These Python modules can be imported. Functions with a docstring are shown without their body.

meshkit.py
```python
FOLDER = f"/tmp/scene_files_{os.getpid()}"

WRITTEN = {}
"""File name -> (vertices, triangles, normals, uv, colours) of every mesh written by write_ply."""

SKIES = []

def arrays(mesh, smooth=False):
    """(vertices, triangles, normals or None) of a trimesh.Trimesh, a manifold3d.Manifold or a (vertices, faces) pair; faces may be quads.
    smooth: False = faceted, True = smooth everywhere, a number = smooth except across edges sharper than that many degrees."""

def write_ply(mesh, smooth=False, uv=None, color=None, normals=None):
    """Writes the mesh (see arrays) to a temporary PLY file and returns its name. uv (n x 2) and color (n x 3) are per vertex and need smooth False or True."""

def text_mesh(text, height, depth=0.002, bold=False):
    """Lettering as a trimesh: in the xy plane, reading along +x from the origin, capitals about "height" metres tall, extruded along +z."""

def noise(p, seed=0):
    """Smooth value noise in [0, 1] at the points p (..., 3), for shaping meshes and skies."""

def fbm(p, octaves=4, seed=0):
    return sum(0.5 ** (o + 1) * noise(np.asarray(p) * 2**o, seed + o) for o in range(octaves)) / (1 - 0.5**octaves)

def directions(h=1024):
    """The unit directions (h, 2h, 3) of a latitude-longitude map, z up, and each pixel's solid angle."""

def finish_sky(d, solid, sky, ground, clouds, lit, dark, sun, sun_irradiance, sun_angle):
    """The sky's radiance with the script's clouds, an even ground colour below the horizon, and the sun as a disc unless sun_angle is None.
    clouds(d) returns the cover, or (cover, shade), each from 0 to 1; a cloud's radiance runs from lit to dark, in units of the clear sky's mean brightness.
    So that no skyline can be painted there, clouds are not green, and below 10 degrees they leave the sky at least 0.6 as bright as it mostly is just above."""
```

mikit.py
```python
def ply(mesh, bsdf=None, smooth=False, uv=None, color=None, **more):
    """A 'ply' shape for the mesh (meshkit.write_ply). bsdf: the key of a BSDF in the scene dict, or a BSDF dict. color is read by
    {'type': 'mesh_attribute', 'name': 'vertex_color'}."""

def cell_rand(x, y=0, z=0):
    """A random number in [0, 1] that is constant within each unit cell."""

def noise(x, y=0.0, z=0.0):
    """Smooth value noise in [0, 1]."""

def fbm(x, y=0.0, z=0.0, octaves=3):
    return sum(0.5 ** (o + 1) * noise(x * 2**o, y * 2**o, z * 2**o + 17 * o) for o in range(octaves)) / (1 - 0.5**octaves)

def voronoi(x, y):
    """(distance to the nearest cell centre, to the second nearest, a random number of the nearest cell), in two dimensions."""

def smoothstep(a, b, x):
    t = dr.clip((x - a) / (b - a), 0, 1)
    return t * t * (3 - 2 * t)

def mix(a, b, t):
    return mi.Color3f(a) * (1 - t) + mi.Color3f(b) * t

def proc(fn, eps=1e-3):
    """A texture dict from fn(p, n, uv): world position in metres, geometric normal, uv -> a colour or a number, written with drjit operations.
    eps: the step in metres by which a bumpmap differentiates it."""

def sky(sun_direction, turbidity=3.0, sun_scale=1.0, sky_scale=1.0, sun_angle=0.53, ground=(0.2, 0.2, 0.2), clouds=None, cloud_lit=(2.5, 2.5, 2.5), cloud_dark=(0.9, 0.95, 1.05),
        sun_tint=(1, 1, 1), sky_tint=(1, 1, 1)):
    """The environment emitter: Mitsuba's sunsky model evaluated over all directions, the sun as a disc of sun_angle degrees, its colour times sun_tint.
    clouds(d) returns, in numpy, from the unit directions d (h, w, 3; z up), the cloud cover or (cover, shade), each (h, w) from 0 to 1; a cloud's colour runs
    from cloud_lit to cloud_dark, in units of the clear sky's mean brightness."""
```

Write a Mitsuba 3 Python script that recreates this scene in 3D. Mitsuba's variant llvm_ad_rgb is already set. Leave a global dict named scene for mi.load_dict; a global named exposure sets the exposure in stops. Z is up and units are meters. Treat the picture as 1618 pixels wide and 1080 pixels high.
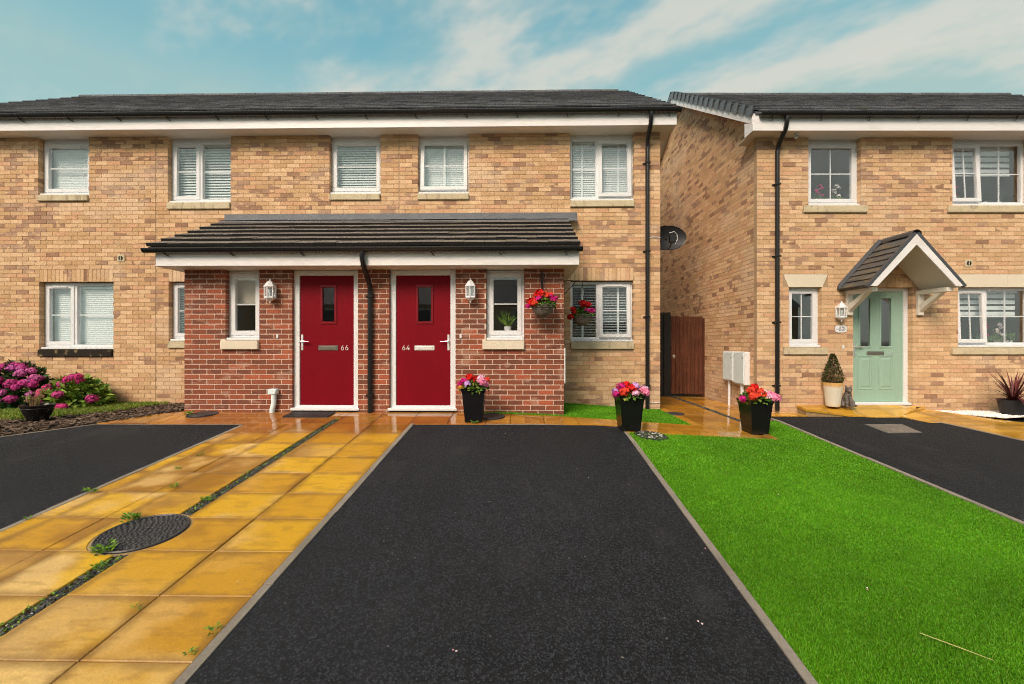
import math, random
import numpy as np, trimesh, drjit as dr, mitsuba as mi
import shapely.geometry as sg, shapely.ops as so
import mikit, meshkit
from mikit import noise, fbm, voronoi, cell_rand, smoothstep, mix
rng = np.random.default_rng(7); random.seed(7)
T = mi.ScalarTransform4f
scene, labels = {}, {}

# ---------------------------------------------------------------- camera, sky, exposure
PSI = math.radians(1.1)                      # the camera is turned a little to the left of the terrace's normal
CP, SP = math.cos(PSI), math.sin(PSI)
EYE = 1.61
scene['camera'] = {'type': 'perspective', 'fov': 2*math.degrees(math.atan(809/719)), 'fov_axis': 'x', 'near_clip': 0.05, 'far_clip': 800.0,
                   'to_world': T().look_at(origin=[0, 0, EYE], target=[-SP, CP, EYE], up=[0, 0, 1])}
exposure = 2.27

def clouds(d):
    x, y, z = d[..., 0], d[..., 1], np.maximum(d[..., 2], 0.03)
    az = np.arctan2(x, y); k = 1/(z+0.10)
    px, py = x*k, y*k                          # a flat cloud deck
    a = -0.62                                  # the streaks' heading
    s, t = px*math.cos(a)+py*math.sin(a), -px*math.sin(a)+py*math.cos(a)
    w = meshkit.noise(np.stack([s*1.1, t*1.1, s*0+3], -1), 4)-0.5
    def f(m, n, o, amp): return sum(amp*0.64**i*meshkit.noise(np.stack([s*m*2**i+w*1.5+o+0.9, t*n*2**i+w*3.0, s*0+i*7.], -1), 11+i) for i in range(6))
    v = f(1.7, 2.9, 5.3, 0.5)/1.14
    low = meshkit.noise(np.stack([s*0.8+9.4, t*1.3+0.3, s*0], -1), 30)
    gate = np.exp(-((az-0.34)/0.46)**2)        # the bright bank stands to the right of the middle
    c = np.clip((v*0.95+low*0.20+gate*0.27-0.56)/0.40, 0, 1)
    c = c*c*(3-2*c)
    back = np.clip((-d[..., 1]+0.15)/0.5, 0, 1)          # thick bright overcast behind and overhead, thin veils in front
    veil = 0.20+0.54*np.exp(-np.maximum(d[..., 2]-0.42, 0)/0.085)+0.55*np.clip(f(0.7, 1.9, 1.1, 0.5)/1.14-0.40, 0, 0.4)
    cover = np.maximum(1-(1-c*0.84)*(1-veil), back*0.9)
    return np.clip(cover, 0, 1), np.clip(1-c*1.15, 0, 1)*(1-back)
scene['sky'] = mikit.sky([-0.40, -0.80, 0.74], turbidity=4, sun_scale=0.62, sky_scale=1.0, sun_angle=26, clouds=clouds,
                         cloud_lit=(1.42, 1.42, 1.27), cloud_dark=(0.90, 1.20, 1.12), sky_tint=(0.52, 1.34, 1.02), sun_tint=(1.00, 0.98, 1.10))

# ---------------------------------------------------------------- materials
def R3(c): return {'type': 'rgb', 'value': list(c)}
def two(b): return {'type': 'twosided', 'bsdf': b}
def pri(col, rough=0.5, spec=0.5, **k):
    return two({'type': 'principled', 'base_color': col if isinstance(col, dict) else R3(col), 'roughness': rough, 'specular': spec, **k})
def bump(b, fn, scale, eps=1e-3):
    return {'type': 'bumpmap', 'tex': mikit.proc(fn, eps), 'scale': scale, 'bsdf': b}
def local(p, fr):
    return (p.x, p.y, p.z) if fr == 'L' else (p.x*CP+p.y*SP, -p.x*SP+p.y*CP, p.z)
def wash(a, b, t): return mi.Color3f(a)*(1-t)+mi.Color3f(b)*t

def buff(axis, fr, xoff, zoff, seed, soldier=False):
    def fn(p, n, uv):
        q = p-n*0.012
        x, y, z = local(q, fr); a = x if axis == 'x' else y
        if soldier:
            row = dr.floor(z/0.225)*0; col = dr.floor((a-xoff)/0.075)
        else:
            row = dr.floor((z-zoff)/0.075); odd = row-2*dr.floor(row*0.5)
            col = dr.floor((a-xoff)/0.225+0.5*odd)
        r1, r2, r3, r4 = (cell_rand(col, row, seed+k) for k in range(4))
        tan = wash((0.49, 0.310, 0.162), (0.665, 0.460, 0.275), r2)
        tan = wash(tan, (0.56, 0.32, 0.19), dr.select(r3 > 0.82, 0.7, 0.0))
        if fr == 'R': tan = wash(tan, (0.64, 0.48, 0.32), 0.14)
        brown = wash((0.22, 0.115, 0.070), (0.38, 0.24, 0.17), r4)
        reg = noise(a*0.9, z*1.6, 3.1+seed)
        hit = dr.select(r1 < 0.04+0.42*reg*reg+0.13*smoothstep(3.7, 4.6, z), 1.0, 0.0)
        part = smoothstep(0.22, 0.5, noise(a*11, z*22, 5.7)+0.35*(r3-0.2))
        c = wash(tan, brown, hit*part*0.85)
        g = fbm(a*55, z*85, y*55, 2)
        c = wash(c, (0.62, 0.49, 0.36), smoothstep(0.55, 0.78, fbm(a*1.1+seed, z*2.2, 14, 4))*0.40)
        soil = smoothstep(0.95, 0.45, z)*fbm(a*1.7, z*3, 9, 3)*0.55
        return wash(c*(0.82+0.36*g), (0.20, 0.13, 0.075), soil*0.55)
    return fn
def redbrick(p, n, uv):
    q = p-n*0.012
    row = dr.floor((q.z-0.003)/0.075); odd = row-2*dr.floor(row*0.5)
    col = dr.floor((q.x+5.032)/0.225+0.5*odd)
    r1, r2, r3 = (cell_rand(col, row, 40+k) for k in range(3))
    c = wash((0.185, 0.057, 0.031), (0.275, 0.084, 0.043), r2)
    c = wash(c, (0.13, 0.052, 0.035), dr.select(r1 < 0.30, 0.75, 0.0)*smoothstep(0.2, 0.6, noise(q.x*9, q.z*26, 4)+0.2))
    c = wash(c, (0.38, 0.10, 0.05), dr.select(r3 > 0.9, 0.7, 0.0))
    return wash(c*(0.75+0.5*fbm(q.x*60, q.z*70, q.y*60, 2)), (0.42, 0.27, 0.20), smoothstep(0.62, 0.8, fbm(q.x*5, q.z*14, 2, 3))*0.4)
def grainy(a, b, f=30, g=3.0):
    return mikit.proc(lambda p, n, uv: wash(a, b, 0.55*fbm(p.x*f, p.y*f, p.z*f, 3)+0.45*fbm(p.x*g, p.y*g, p.z*g, 2)))
M = scene
M['buff_brick'] = pri(mikit.proc(buff('x', 'L', 2.455, 0.0, 1)), 0.85, 0.25)
M['buff_brick_flank'] = pri(mikit.proc(buff('y', 'L', 8.065, 0.0, 5)), 0.85, 0.25)
M['buff_soldier'] = pri(mikit.proc(buff('x', 'L', 0.882, 0.0, 9, True)), 0.85, 0.25)
M['buff_brick_right'] = pri(mikit.proc(buff('x', 'R', 4.279, 0.021, 13)), 0.85, 0.25)
M['buff_brick_side'] = pri(mikit.proc(buff('y', 'R', 7.95, 0.021, 21)), 0.85, 0.25)
M['red_brick'] = pri(mikit.proc(redbrick), 0.8, 0.3)
M['buff_mortar'] = pri(grainy((0.30, 0.205, 0.125), (0.44, 0.325, 0.21), 60), 0.95, 0.1)
M['pale_mortar'] = pri(grainy((0.58, 0.45, 0.36), (0.70, 0.56, 0.46), 60), 0.95, 0.1)
M['white_plastic'] = pri(grainy((0.64, 0.67, 0.70), (0.70, 0.72, 0.74), 4, 1.5), 0.32, 0.5)
M['white_board'] = pri(mikit.proc(lambda p, n, uv: wash((0.72, 0.72, 0.73), (0.56, 0.53, 0.49), smoothstep(0.52, 0.78, fbm(p.x*2.5, p.z*9, p.y*3, 4))*0.45)), 0.38, 0.5)
M['soffit_board'] = pri(grainy((0.60, 0.56, 0.51), (0.70, 0.66, 0.61), 3, 1.2), 0.5, 0.4)
def stone(p, n, uv):
    c = wash((0.46, 0.39, 0.25), (0.60, 0.53, 0.38), fbm(p.x*9, p.y*9, p.z*20, 3))*(0.85+0.3*fbm(p.x*120, p.y*120, p.z*120, 2))
    return wash(c, (0.16, 0.13, 0.09), smoothstep(0.55, 0.85, fbm(p.x*18, p.y*3, p.z*5, 3))*0.5)
M['sill_stone'] = pri(mikit.proc(stone), 0.85, 0.2)
M['pale_stone'] = pri(grainy((0.60, 0.54, 0.42), (0.70, 0.64, 0.52), 80), 0.85, 0.2)
M['mossy_stone'] = pri(mikit.proc(lambda p, n, uv: wash((0.022, 0.018, 0.014), (0.26, 0.19, 0.10), smoothstep(0.60, 0.86, fbm(p.x*11, p.y*5, p.z*9, 3)))*(0.6+0.8*fbm(p.x*90, p.y*90, p.z*30, 2))), 0.9, 0.2)
def slate(p, n, uv):
    r = cell_rand(dr.floor(p.x/0.3), dr.floor(p.y/0.28), 3)
    c = wash((0.042, 0.047, 0.056), (0.140, 0.150, 0.165), 0.5*r+0.5*fbm(p.x*7, p.y*7, p.z*7, 3))*(0.6+0.8*fbm(p.x*70, p.y*70, p.z*70, 2))
    return wash(c, (0.11, 0.105, 0.06), smoothstep(0.60, 0.80, fbm(p.x*4, p.y*6, 5, 4))*0.4)
M['roof_tile'] = pri(mikit.proc(slate), 0.72, 0.35)
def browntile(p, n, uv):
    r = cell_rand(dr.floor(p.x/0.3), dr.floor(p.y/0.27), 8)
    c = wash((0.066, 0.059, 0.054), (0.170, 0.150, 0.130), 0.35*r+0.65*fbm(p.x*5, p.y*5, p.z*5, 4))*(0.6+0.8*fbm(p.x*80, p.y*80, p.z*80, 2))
    up = smoothstep(0.55, 0.85, n.z)  # faces not turned up go near black: row shadow lines painted into the colour
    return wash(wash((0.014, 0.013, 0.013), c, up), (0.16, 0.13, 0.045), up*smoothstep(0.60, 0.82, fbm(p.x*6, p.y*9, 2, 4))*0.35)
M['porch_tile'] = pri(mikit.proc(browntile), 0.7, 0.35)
M['canopy_tile'] = pri(mikit.proc(lambda p, n, uv: wash(wash((0.045, 0.046, 0.050), (0.115, 0.11, 0.105), fbm(p.x*9, p.y*9, p.z*9, 3)), (0.15, 0.115, 0.05), smoothstep(0.5, 0.75, fbm(p.x*14, p.y*5, p.z*14, 3))*0.6)*(0.7+0.6*fbm(p.x*80, p.y*80, p.z*80, 2))), 0.7, 0.35)
M['lead'] = pri(grainy((0.075, 0.085, 0.10), (0.17, 0.18, 0.20), 14, 4), 0.5, 0.5)
M['verge_plastic'] = pri((0.055, 0.062, 0.072), 0.4, 0.5)
M['verge_cap'] = pri((0.10, 0.115, 0.13), 0.4, 0.5)
M['black_plastic'] = pri((0.011, 0.011, 0.012), 0.28, 0.5)
M['black_paint'] = pri((0.012, 0.012, 0.013), 0.5, 0.4)
def woodgrain(p): return fbm(p.x*70, p.z*3.0, p.y*30, 3)
M['red_door'] = bump(pri(mikit.proc(lambda p, n, uv: mi.Color3f(0.165, 0.0012, 0.008)*(0.78+0.40*woodgrain(p)*fbm(p.x*2, p.z*1.3, 0, 2)+0.15)), 0.5, 0.12), lambda p, n, uv: woodgrain(p), 0.0012)
M['red_trim'] = pri((0.17, 0.002, 0.009), 0.4, 0.3)
M['green_door'] = pri(mikit.proc(lambda p, n, uv: mi.Color3f(0.265, 0.415, 0.335)*(0.94+0.12*woodgrain(p))), 0.42, 0.45)
M['metal'] = {'type': 'twosided', 'bsdf': {'type': 'roughconductor', 'material': 'Al', 'alpha': 0.22}}
M['dull_metal'] = two({'type': 'principled', 'base_color': R3((0.30, 0.27, 0.24)), 'metallic': 0.9, 'roughness': 0.35})
M['glass'] = {'type': 'thindielectric', 'int_ior': 1.85}
M['blind'] = pri((0.62, 0.72, 0.74), 0.6, 0.3)
M['warm_blind'] = pri((0.62, 0.60, 0.50), 0.8, 0.2)
M['room'] = pri((0.30, 0.29, 0.27), 0.9, 0.1)
def tarmac(p, n, uv):
    a, b, r = voronoi(p.x*98, p.y*98)
    c = wash((0.0036, 0.0041, 0.0054), (0.024, 0.0275, 0.037), r*r)
    c = dr.select(r > 0.9995, mi.Color3f(0.09, 0.085, 0.08), c)
    c = c*(0.62+0.75*fbm(p.x*1.3, p.y*0.8, 3, 4))*(0.35+1.0*smoothstep(0.02, 0.35, b-a))
    return wash(c, (0.034, 0.033, 0.034), smoothstep(0.60, 0.85, fbm(p.x*3.0, p.y*1.4, 6, 4))*0.35)
def tarbump(p, n, uv):
    a, b, r = voronoi(p.x*98, p.y*98)
    return smoothstep(0.0, 0.5, b-a)*(0.5+0.5*r)
M['tarmac'] = bump(pri(mikit.proc(tarmac), 0.62, 0.35), tarbump, 0.005, 1.5e-3)
def wet(p): return smoothstep(5.35, 6.05, p.y+0.5*fbm(p.x*2.2, p.y*2.2, 1, 2)-0.2)
def slab(p, n, uv):
    i, j = dr.floor((p.x+1.47)/0.51), dr.floor((p.y-2.0)/0.455)
    r, r2 = cell_rand(i, j, 3), cell_rand(i, j, 4)
    f = fbm(p.x*2.6+r*9, p.y*2.6+r2*7, 1, 4)
    gold = wash((0.43, 0.215, 0.010), (0.58, 0.340, 0.014), r2)
    c = wash((0.27, 0.125, 0.010), gold, smoothstep(0.28, 0.58, f+0.42*(r-0.40)-0.10*smoothstep(-2.45, -2.65, p.x)))
    near_ = smoothstep(3.2, 2.0, p.y)
    c = wash(c, (0.62, 0.42, 0.16), smoothstep(0.46, 0.66, fbm(p.x*2.0+r2*5, p.y*2.0+r*5, 8, 4)+0.12*near_)*dr.clip(smoothstep(0.35, 0.9, r2)+near_*0.6, 0, 1)*0.8)
    c = wash(c, (0.26, 0.125, 0.02), smoothstep(0.50, 0.72, fbm(p.x*9, p.y*28, 2+r*3, 4))*0.35)
    u, v = (p.x+1.47)/0.51-i, (p.y-2.0)/0.455-j
    e = dr.minimum(dr.minimum(u, 1-u), dr.minimum(v, 1-v))
    stain = smoothstep(0.16, 0.0, e+0.16*(fbm(p.x*7, p.y*7, 4, 3)-0.42))
    c = wash(c, (0.16, 0.075, 0.014), stain*0.62)
    left, right = smoothstep(0.6, -0.6, p.x), smoothstep(4.0, 4.6, p.x)
    damp = wash(wash((0.33, 0.150, 0.016), (0.23, 0.080, 0.022), left), (0.50, 0.285, 0.05), right)*(0.62+0.75*cell_rand(dr.floor((p.x+1.47)/0.51), dr.floor((p.y-6.03)/0.45), 6))
    c = wash(c, damp, wet(p)*(0.72-0.25*right))
    return c*(0.86+0.28*fbm(p.x*150, p.y*150, 0, 2))
M['slab'] = bump(pri(mikit.proc(slab), mikit.proc(lambda p, n, uv: 0.45-0.37*wet(p)-0.16*smoothstep(0.45, 0.7, fbm(p.x*2.2, p.y*2.2, 1, 3))), 0.42),
                 lambda p, n, uv: fbm(p.x*60, p.y*60, 2, 2)*(1-0.9*wet(p)), 0.0010)
M['riser_stone'] = pri(grainy((0.20, 0.13, 0.06), (0.42, 0.29, 0.14), 20), 0.7, 0.3)
M['edging'] = pri(mikit.proc(lambda p, n, uv: wash((0.15, 0.13, 0.105), (0.26, 0.23, 0.195), fbm(p.x*12, p.y*5, 1, 3))*(0.75+0.5*fbm(p.x*160, p.y*160, p.z*160, 2))), 0.85, 0.25)
M['soil'] = pri(grainy((0.020, 0.014, 0.010), (0.06, 0.042, 0.028), 60, 8), 0.95, 0.1)
M['earth'] = pri(grainy((0.06, 0.055, 0.05), (0.10, 0.09, 0.08), 3, 0.2), 0.9, 0.2)
M['turf_mat'] = pri(grainy((0.055, 0.16, 0.004), (0.085, 0.22, 0.006), 40, 5), 0.9, 0.1)
M['cast_iron'] = pri(grainy((0.016, 0.016, 0.019), (0.05, 0.05, 0.055), 40, 6), 0.42, 0.5)
M['grey_iron'] = pri(grainy((0.06, 0.06, 0.06), (0.15, 0.148, 0.145), 60, 6), 0.5, 0.5)
M['fence_wood'] = pri(mikit.proc(lambda p, n, uv: wash((0.060, 0.020, 0.010), (0.150, 0.052, 0.026), fbm(p.x*40, p.y*40, p.z*2.0, 3))*(0.7+0.6*fbm(p.x*6, p.y*6, p.z*5, 2))), 0.7, 0.3)
M['painted_wood'] = pri(grainy((0.66, 0.63, 0.54), (0.76, 0.74, 0.68), 9, 2), 0.5, 0.4)
M['gloss_black'] = pri((0.006, 0.006, 0.007), 0.22, 0.5)
M['matt_black'] = pri(grainy((0.010, 0.010, 0.012), (0.022, 0.022, 0.026), 30, 5), 0.55, 0.4)
M['cream_pot'] = pri(mikit.proc(lambda p, n, uv: wash((0.62, 0.58, 0.47), (0.62, 0.34, 0.08), dr.clip(smoothstep(0.855, 0.90, p.z+0.05*fbm(p.x*30, p.y*30, p.z*9, 3))+smoothstep(0.60, 0.52, p.z+0.10*fbm(p.x*20, p.y*20, 3, 3)), 0, 1)*0.85)), 0.75, 0.3)
M['basket_weave'] = pri(mikit.proc(lambda p, n, uv: wash((0.055, 0.045, 0.038), (0.24, 0.21, 0.18), fbm(p.x*26, p.y*26, p.z*75, 3))), 0.85, 0.2)
VC = {'type': 'mesh_attribute', 'name': 'vertex_color'}
M['leaf'] = pri(VC, 0.55, 0.3)
M['petal'] = pri(VC, 0.7, 0.2)
M['painted'] = pri(VC, 0.6, 0.3)
M['pebble'] = pri(VC, 0.35, 0.5)

# ---------------------------------------------------------------- mesh helpers
FRAME = 'L'                                  # 'R': the right-hand house stands turned by PSI; its own axes
def to_world(v):
    v = np.asarray(v, float)
    if FRAME == 'L': return v
    return np.stack([v[:, 0]*CP-v[:, 1]*SP, v[:, 0]*SP+v[:, 1]*CP, v[:, 2]], 1)
BOXF = np.array([[0, 3, 2], [0, 2, 1], [4, 5, 6], [4, 6, 7], [0, 1, 5], [0, 5, 4], [1, 2, 6], [1, 6, 5], [2, 3, 7], [2, 7, 6], [3, 0, 4], [3, 4, 7]])
class MB:
    def __init__(s): s.v, s.f, s.c, s.n = [], [], [], 0
    def raw(s, v, f, col=None):
        v = np.asarray(v, float); f = np.asarray(f, int)
        if f.shape[1] == 4: f = np.vstack([f[:, [0, 1, 2]], f[:, [0, 2, 3]]])
        s.v.append(v); s.f.append(f+s.n); s.n += len(v)
        if col is not None:
            col = np.asarray(col, float); s.c.append(np.broadcast_to(col, (len(v), 3)) if col.ndim == 1 else col)
        return s
    def tm(s, m, col=None): return s.raw(m.vertices, m.faces, col)
    def box(s, x0, x1, y0, y1, z0, z1, col=None):
        return s.raw([[x0, y0, z0], [x1, y0, z0], [x1, y1, z0], [x0, y1, z0], [x0, y0, z1], [x1, y0, z1], [x1, y1, z1], [x0, y1, z1]], BOXF, col)
    def hexa(s, p8, col=None): return s.raw(p8, BOXF, col)
    def cbox(s, x0, x1, y0, y1, z0, z1, c=0.006, col=None):
        p = []
        for x, dx in ((x0, c), (x1, -c)):
            for y, dy in ((y0, c), (y1, -c)):
                for z, dz in ((z0, c), (z1, -c)): p += [[x+dx, y+dy, z], [x+dx, y, z+dz], [x, y+dy, z+dz]]
        return s.tm(trimesh.convex.convex_hull(np.array(p)), col)
    def hull(s, pts, col=None): return s.tm(trimesh.convex.convex_hull(np.asarray(pts, float)), col)
    def quad(s, a, b, c, d, col=None): return s.raw([a, b, c, d], [[0, 1, 2], [0, 2, 3]], col)
    def tube(s, pts, r, sides=8, col=None, caps=True):
        p = np.asarray(pts, float); r = np.broadcast_to(r, (len(p),))
        t = np.gradient(p, axis=0); t /= np.linalg.norm(t, axis=1, keepdims=True)+1e-12
        ref = np.array([0, 0, 1.0]) if abs(t[0, 2]) < 0.8 else np.array([1.0, 0, 0])
        a = np.cross(t, ref); a /= np.linalg.norm(a, axis=1, keepdims=True)+1e-12; b = np.cross(t, a)
        g = np.arange(sides)*2*np.pi/sides
        v = (p[:, None]+r[:, None, None]*(np.cos(g)[None, :, None]*a[:, None]+np.sin(g)[None, :, None]*b[:, None])).reshape(-1, 3)
        i, j = np.meshgrid(np.arange(len(p)-1), np.arange(sides), indexing='ij')
        q = np.stack([i*sides+j, i*sides+(j+1) % sides, (i+1)*sides+(j+1) % sides, (i+1)*sides+j], -1).reshape(-1, 4)
        s.raw(v, q, col)
        if caps:
            for k, o in ((0, 0), (1, (len(p)-1)*sides)):
                ring = v[o:o+sides]; f = [[0, m, m+1] for m in range(1, sides-1)]
                s.raw(ring, np.array(f)[:, ::-1] if k else f, col)
        return s
    def lathe(s, prof, centre, n=24, col=None, half=False, rot=0.0):
        prof = np.asarray(prof, float); g = rot+np.arange(n)*2*np.pi/n
        v = np.stack([prof[:, None, 0]*np.cos(g)+centre[0], prof[:, None, 0]*np.sin(g)+centre[1], np.repeat(prof[:, 1:2], n, 1)+centre[2]], -1).reshape(-1, 3)
        i, j = np.meshgrid(np.arange(len(prof)-1), np.arange(n), indexing='ij')
        q = np.stack([i*n+j, i*n+(j+1) % n, (i+1)*n+(j+1) % n, (i+1)*n+j], -1).reshape(-1, 4)
        return s.raw(v, q, col)
    def leaves(s, C, D, N, L, W, col, fold=0.15):
        C, D, N = (np.asarray(a, float) for a in (C, D, N)); k = len(C)
        D = D/(np.linalg.norm(D, axis=1, keepdims=True)+1e-9)
        S = np.cross(D, N); S /= np.linalg.norm(S, axis=1, keepdims=True)+1e-9
        N2 = np.cross(S, D); L = np.broadcast_to(L, (k,))[:, None]; W = np.broadcast_to(W, (k,))[:, None]
        m = C+D*L*0.45; v = np.stack([C, m+S*W*0.5+N2*W*fold, C+D*L-N2*L*0.12, m-S*W*0.5+N2*W*fold], 1).reshape(-1, 3)
        b = (np.arange(k)*4)[:, None, None]
        return s.raw(v, (np.array([[0, 1, 2], [0, 2, 3]])[None]+b).reshape(-1, 3), np.repeat(np.asarray(col, float), 4, 0) if np.ndim(col) == 2 else col)
    def add(s, key, bsdf, smooth=False, kind=None, label=None):
        if not s.v: return None
        key = uniq(key); v, f = to_world(np.vstack(s.v)), np.vstack(s.f)
        m = trimesh.Trimesh(v, f, process=False)
        if s.c: scene[key] = mikit.ply((v, f), bsdf, smooth=smooth if isinstance(smooth, bool) else False, color=np.vstack(s.c))
        else: scene[key] = mikit.ply(m, bsdf, smooth=smooth)
        e = {}
        if kind: e['kind'] = kind
        if label: e['label'] = label
        if e: labels[key] = {**labels.get(key, {}), **e}
        return key
COUNT = {}
def uniq(key):
    if key not in COUNT: COUNT[key] = 0; return key
    COUNT[key] += 1; return f'{key}_{COUNT[key]:03d}'
def tag(key, label, cat, group=None):
    labels[key] = {**labels.get(key, {}), 'label': label, 'category': cat, **({'group': group} if group else {})}
def structure(key, label=None): labels[key] = {**labels.get(key, {}), 'kind': 'structure', **({'label': label} if label else {})}

def icosa(sub=0): return trimesh.creation.icosphere(subdivisions=sub)
ICO = icosa(0)
def lerp(a, b, t): return np.asarray(a)*(1-t)+np.asarray(b)*t

# ---------------------------------------------------------------- the lie of the land (metres; the drives climb towards the houses)
def slope(x): return np.interp(x, [1.3, 3.9], [0.0848, 0.052])
def shelf(x): return np.interp(x, [-9, -5.8, -5.25, -0.3, 1.0, 2.3, 3.9, 10], [0.48, 0.50, 0.573, 0.573, 0.51, 0.42, 0.375, 0.375])
def Z(x, y):
    a, b = slope(x)*np.maximum(y, -3), shelf(x)
    return np.minimum(a, b)
def drape(poly, step, dz, zf=None):
    zf = zf or Z; mb = MB(); x0, y0, x1, y1 = poly.bounds
    for i in np.arange(math.floor(x0/step), math.ceil(x1/step)):
        for j in np.arange(math.floor(y0/step), math.ceil(y1/step)):
            g = poly.intersection(sg.box(i*step, j*step, (i+1)*step, (j+1)*step))
            for part in getattr(g, 'geoms', [g]):
                if part.geom_type != 'Polygon' or part.area < 1e-7: continue
                part = sg.polygon.orient(part)
                if part.area > 0.999*part.convex_hull.area and not part.interiors:
                    p = np.array(part.exterior.coords)[:-1]; f = [[0, k, k+1] for k in range(1, len(p)-1)]
                else: p, f = trimesh.creation.triangulate_polygon(part, engine='earcut')
                p = np.asarray(p); mb.raw(np.column_stack([p, zf(p[:, 0], p[:, 1])+dz]), f)
    return mb
def P(*pts): return sg.Polygon(pts)
def scatter(poly, n, r=None):
    r = r or rng; x0, y0, x1, y1 = poly.bounds; out = []
    import shapely
    while len(out) < n:
        q = r.uniform([x0, y0], [x1, y1], (max(n, 64), 2)); out += list(q[shapely.contains_xy(poly, q[:, 0], q[:, 1])])
    return np.array(out[:n])

# ================================================================ GROUND
gx, gy = np.concatenate([[-250, -90, -40], np.arange(-20, 20.1, 1.0), [40, 90, 250]]), np.concatenate([[-250, -90, -30, -10], np.arange(-4, 20.1, 1.0), [40, 90, 300]])
X, Y = np.meshgrid(gx, gy, indexing='ij'); n1 = len(gy)
zz = Z(X, Y)-0.07
i, j = np.meshgrid(np.arange(len(gx)-1), np.arange(n1-1), indexing='ij')
MB().raw(np.stack([X, Y, zz], -1).reshape(-1, 3), np.stack([i*n1+j, (i+1)*n1+j, (i+1)*n1+j+1, i*n1+j+1], -1).reshape(-1, 4)).add('ground', 'earth')
structure('ground')

kd = lambda y: 1.160+0.0235*y                  # edge of the middle drive along the lawn
drive = P((-1.42, -2.5), (kd(-2.5), -2.5), (kd(6.03), 6.03), (-1.42, 6.03))
left_drive = P((-3.72, -2.5), (-3.72, 5.98), (-5.69, 5.98), (-6.40, 5.30), (-8.6, 4.3), (-8.6, -2.5))
kx = lambda y: 3.80+0.028*y                    # inner line of the kerb right of the lawn
right_drive = P((kx(-2.5)+0.055, -2.5), (6.9, -2.5), (6.62, 5.5), (6.56, 6.06), (6.41, 7.62), (kx(7.62)+0.055, 7.62))
far_drive = P((7.80, 7.28), (11, 7.35), (11, 4), (8.6, 4), (8.3, 6.65))
for pl, nm in ((drive, 'driveway'), (left_drive, 'driveway'), (right_drive, 'driveway'), (far_drive, 'driveway')):
    structure(drape(pl, 0.5, 0.0).add(nm, 'tarmac'))

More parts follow.
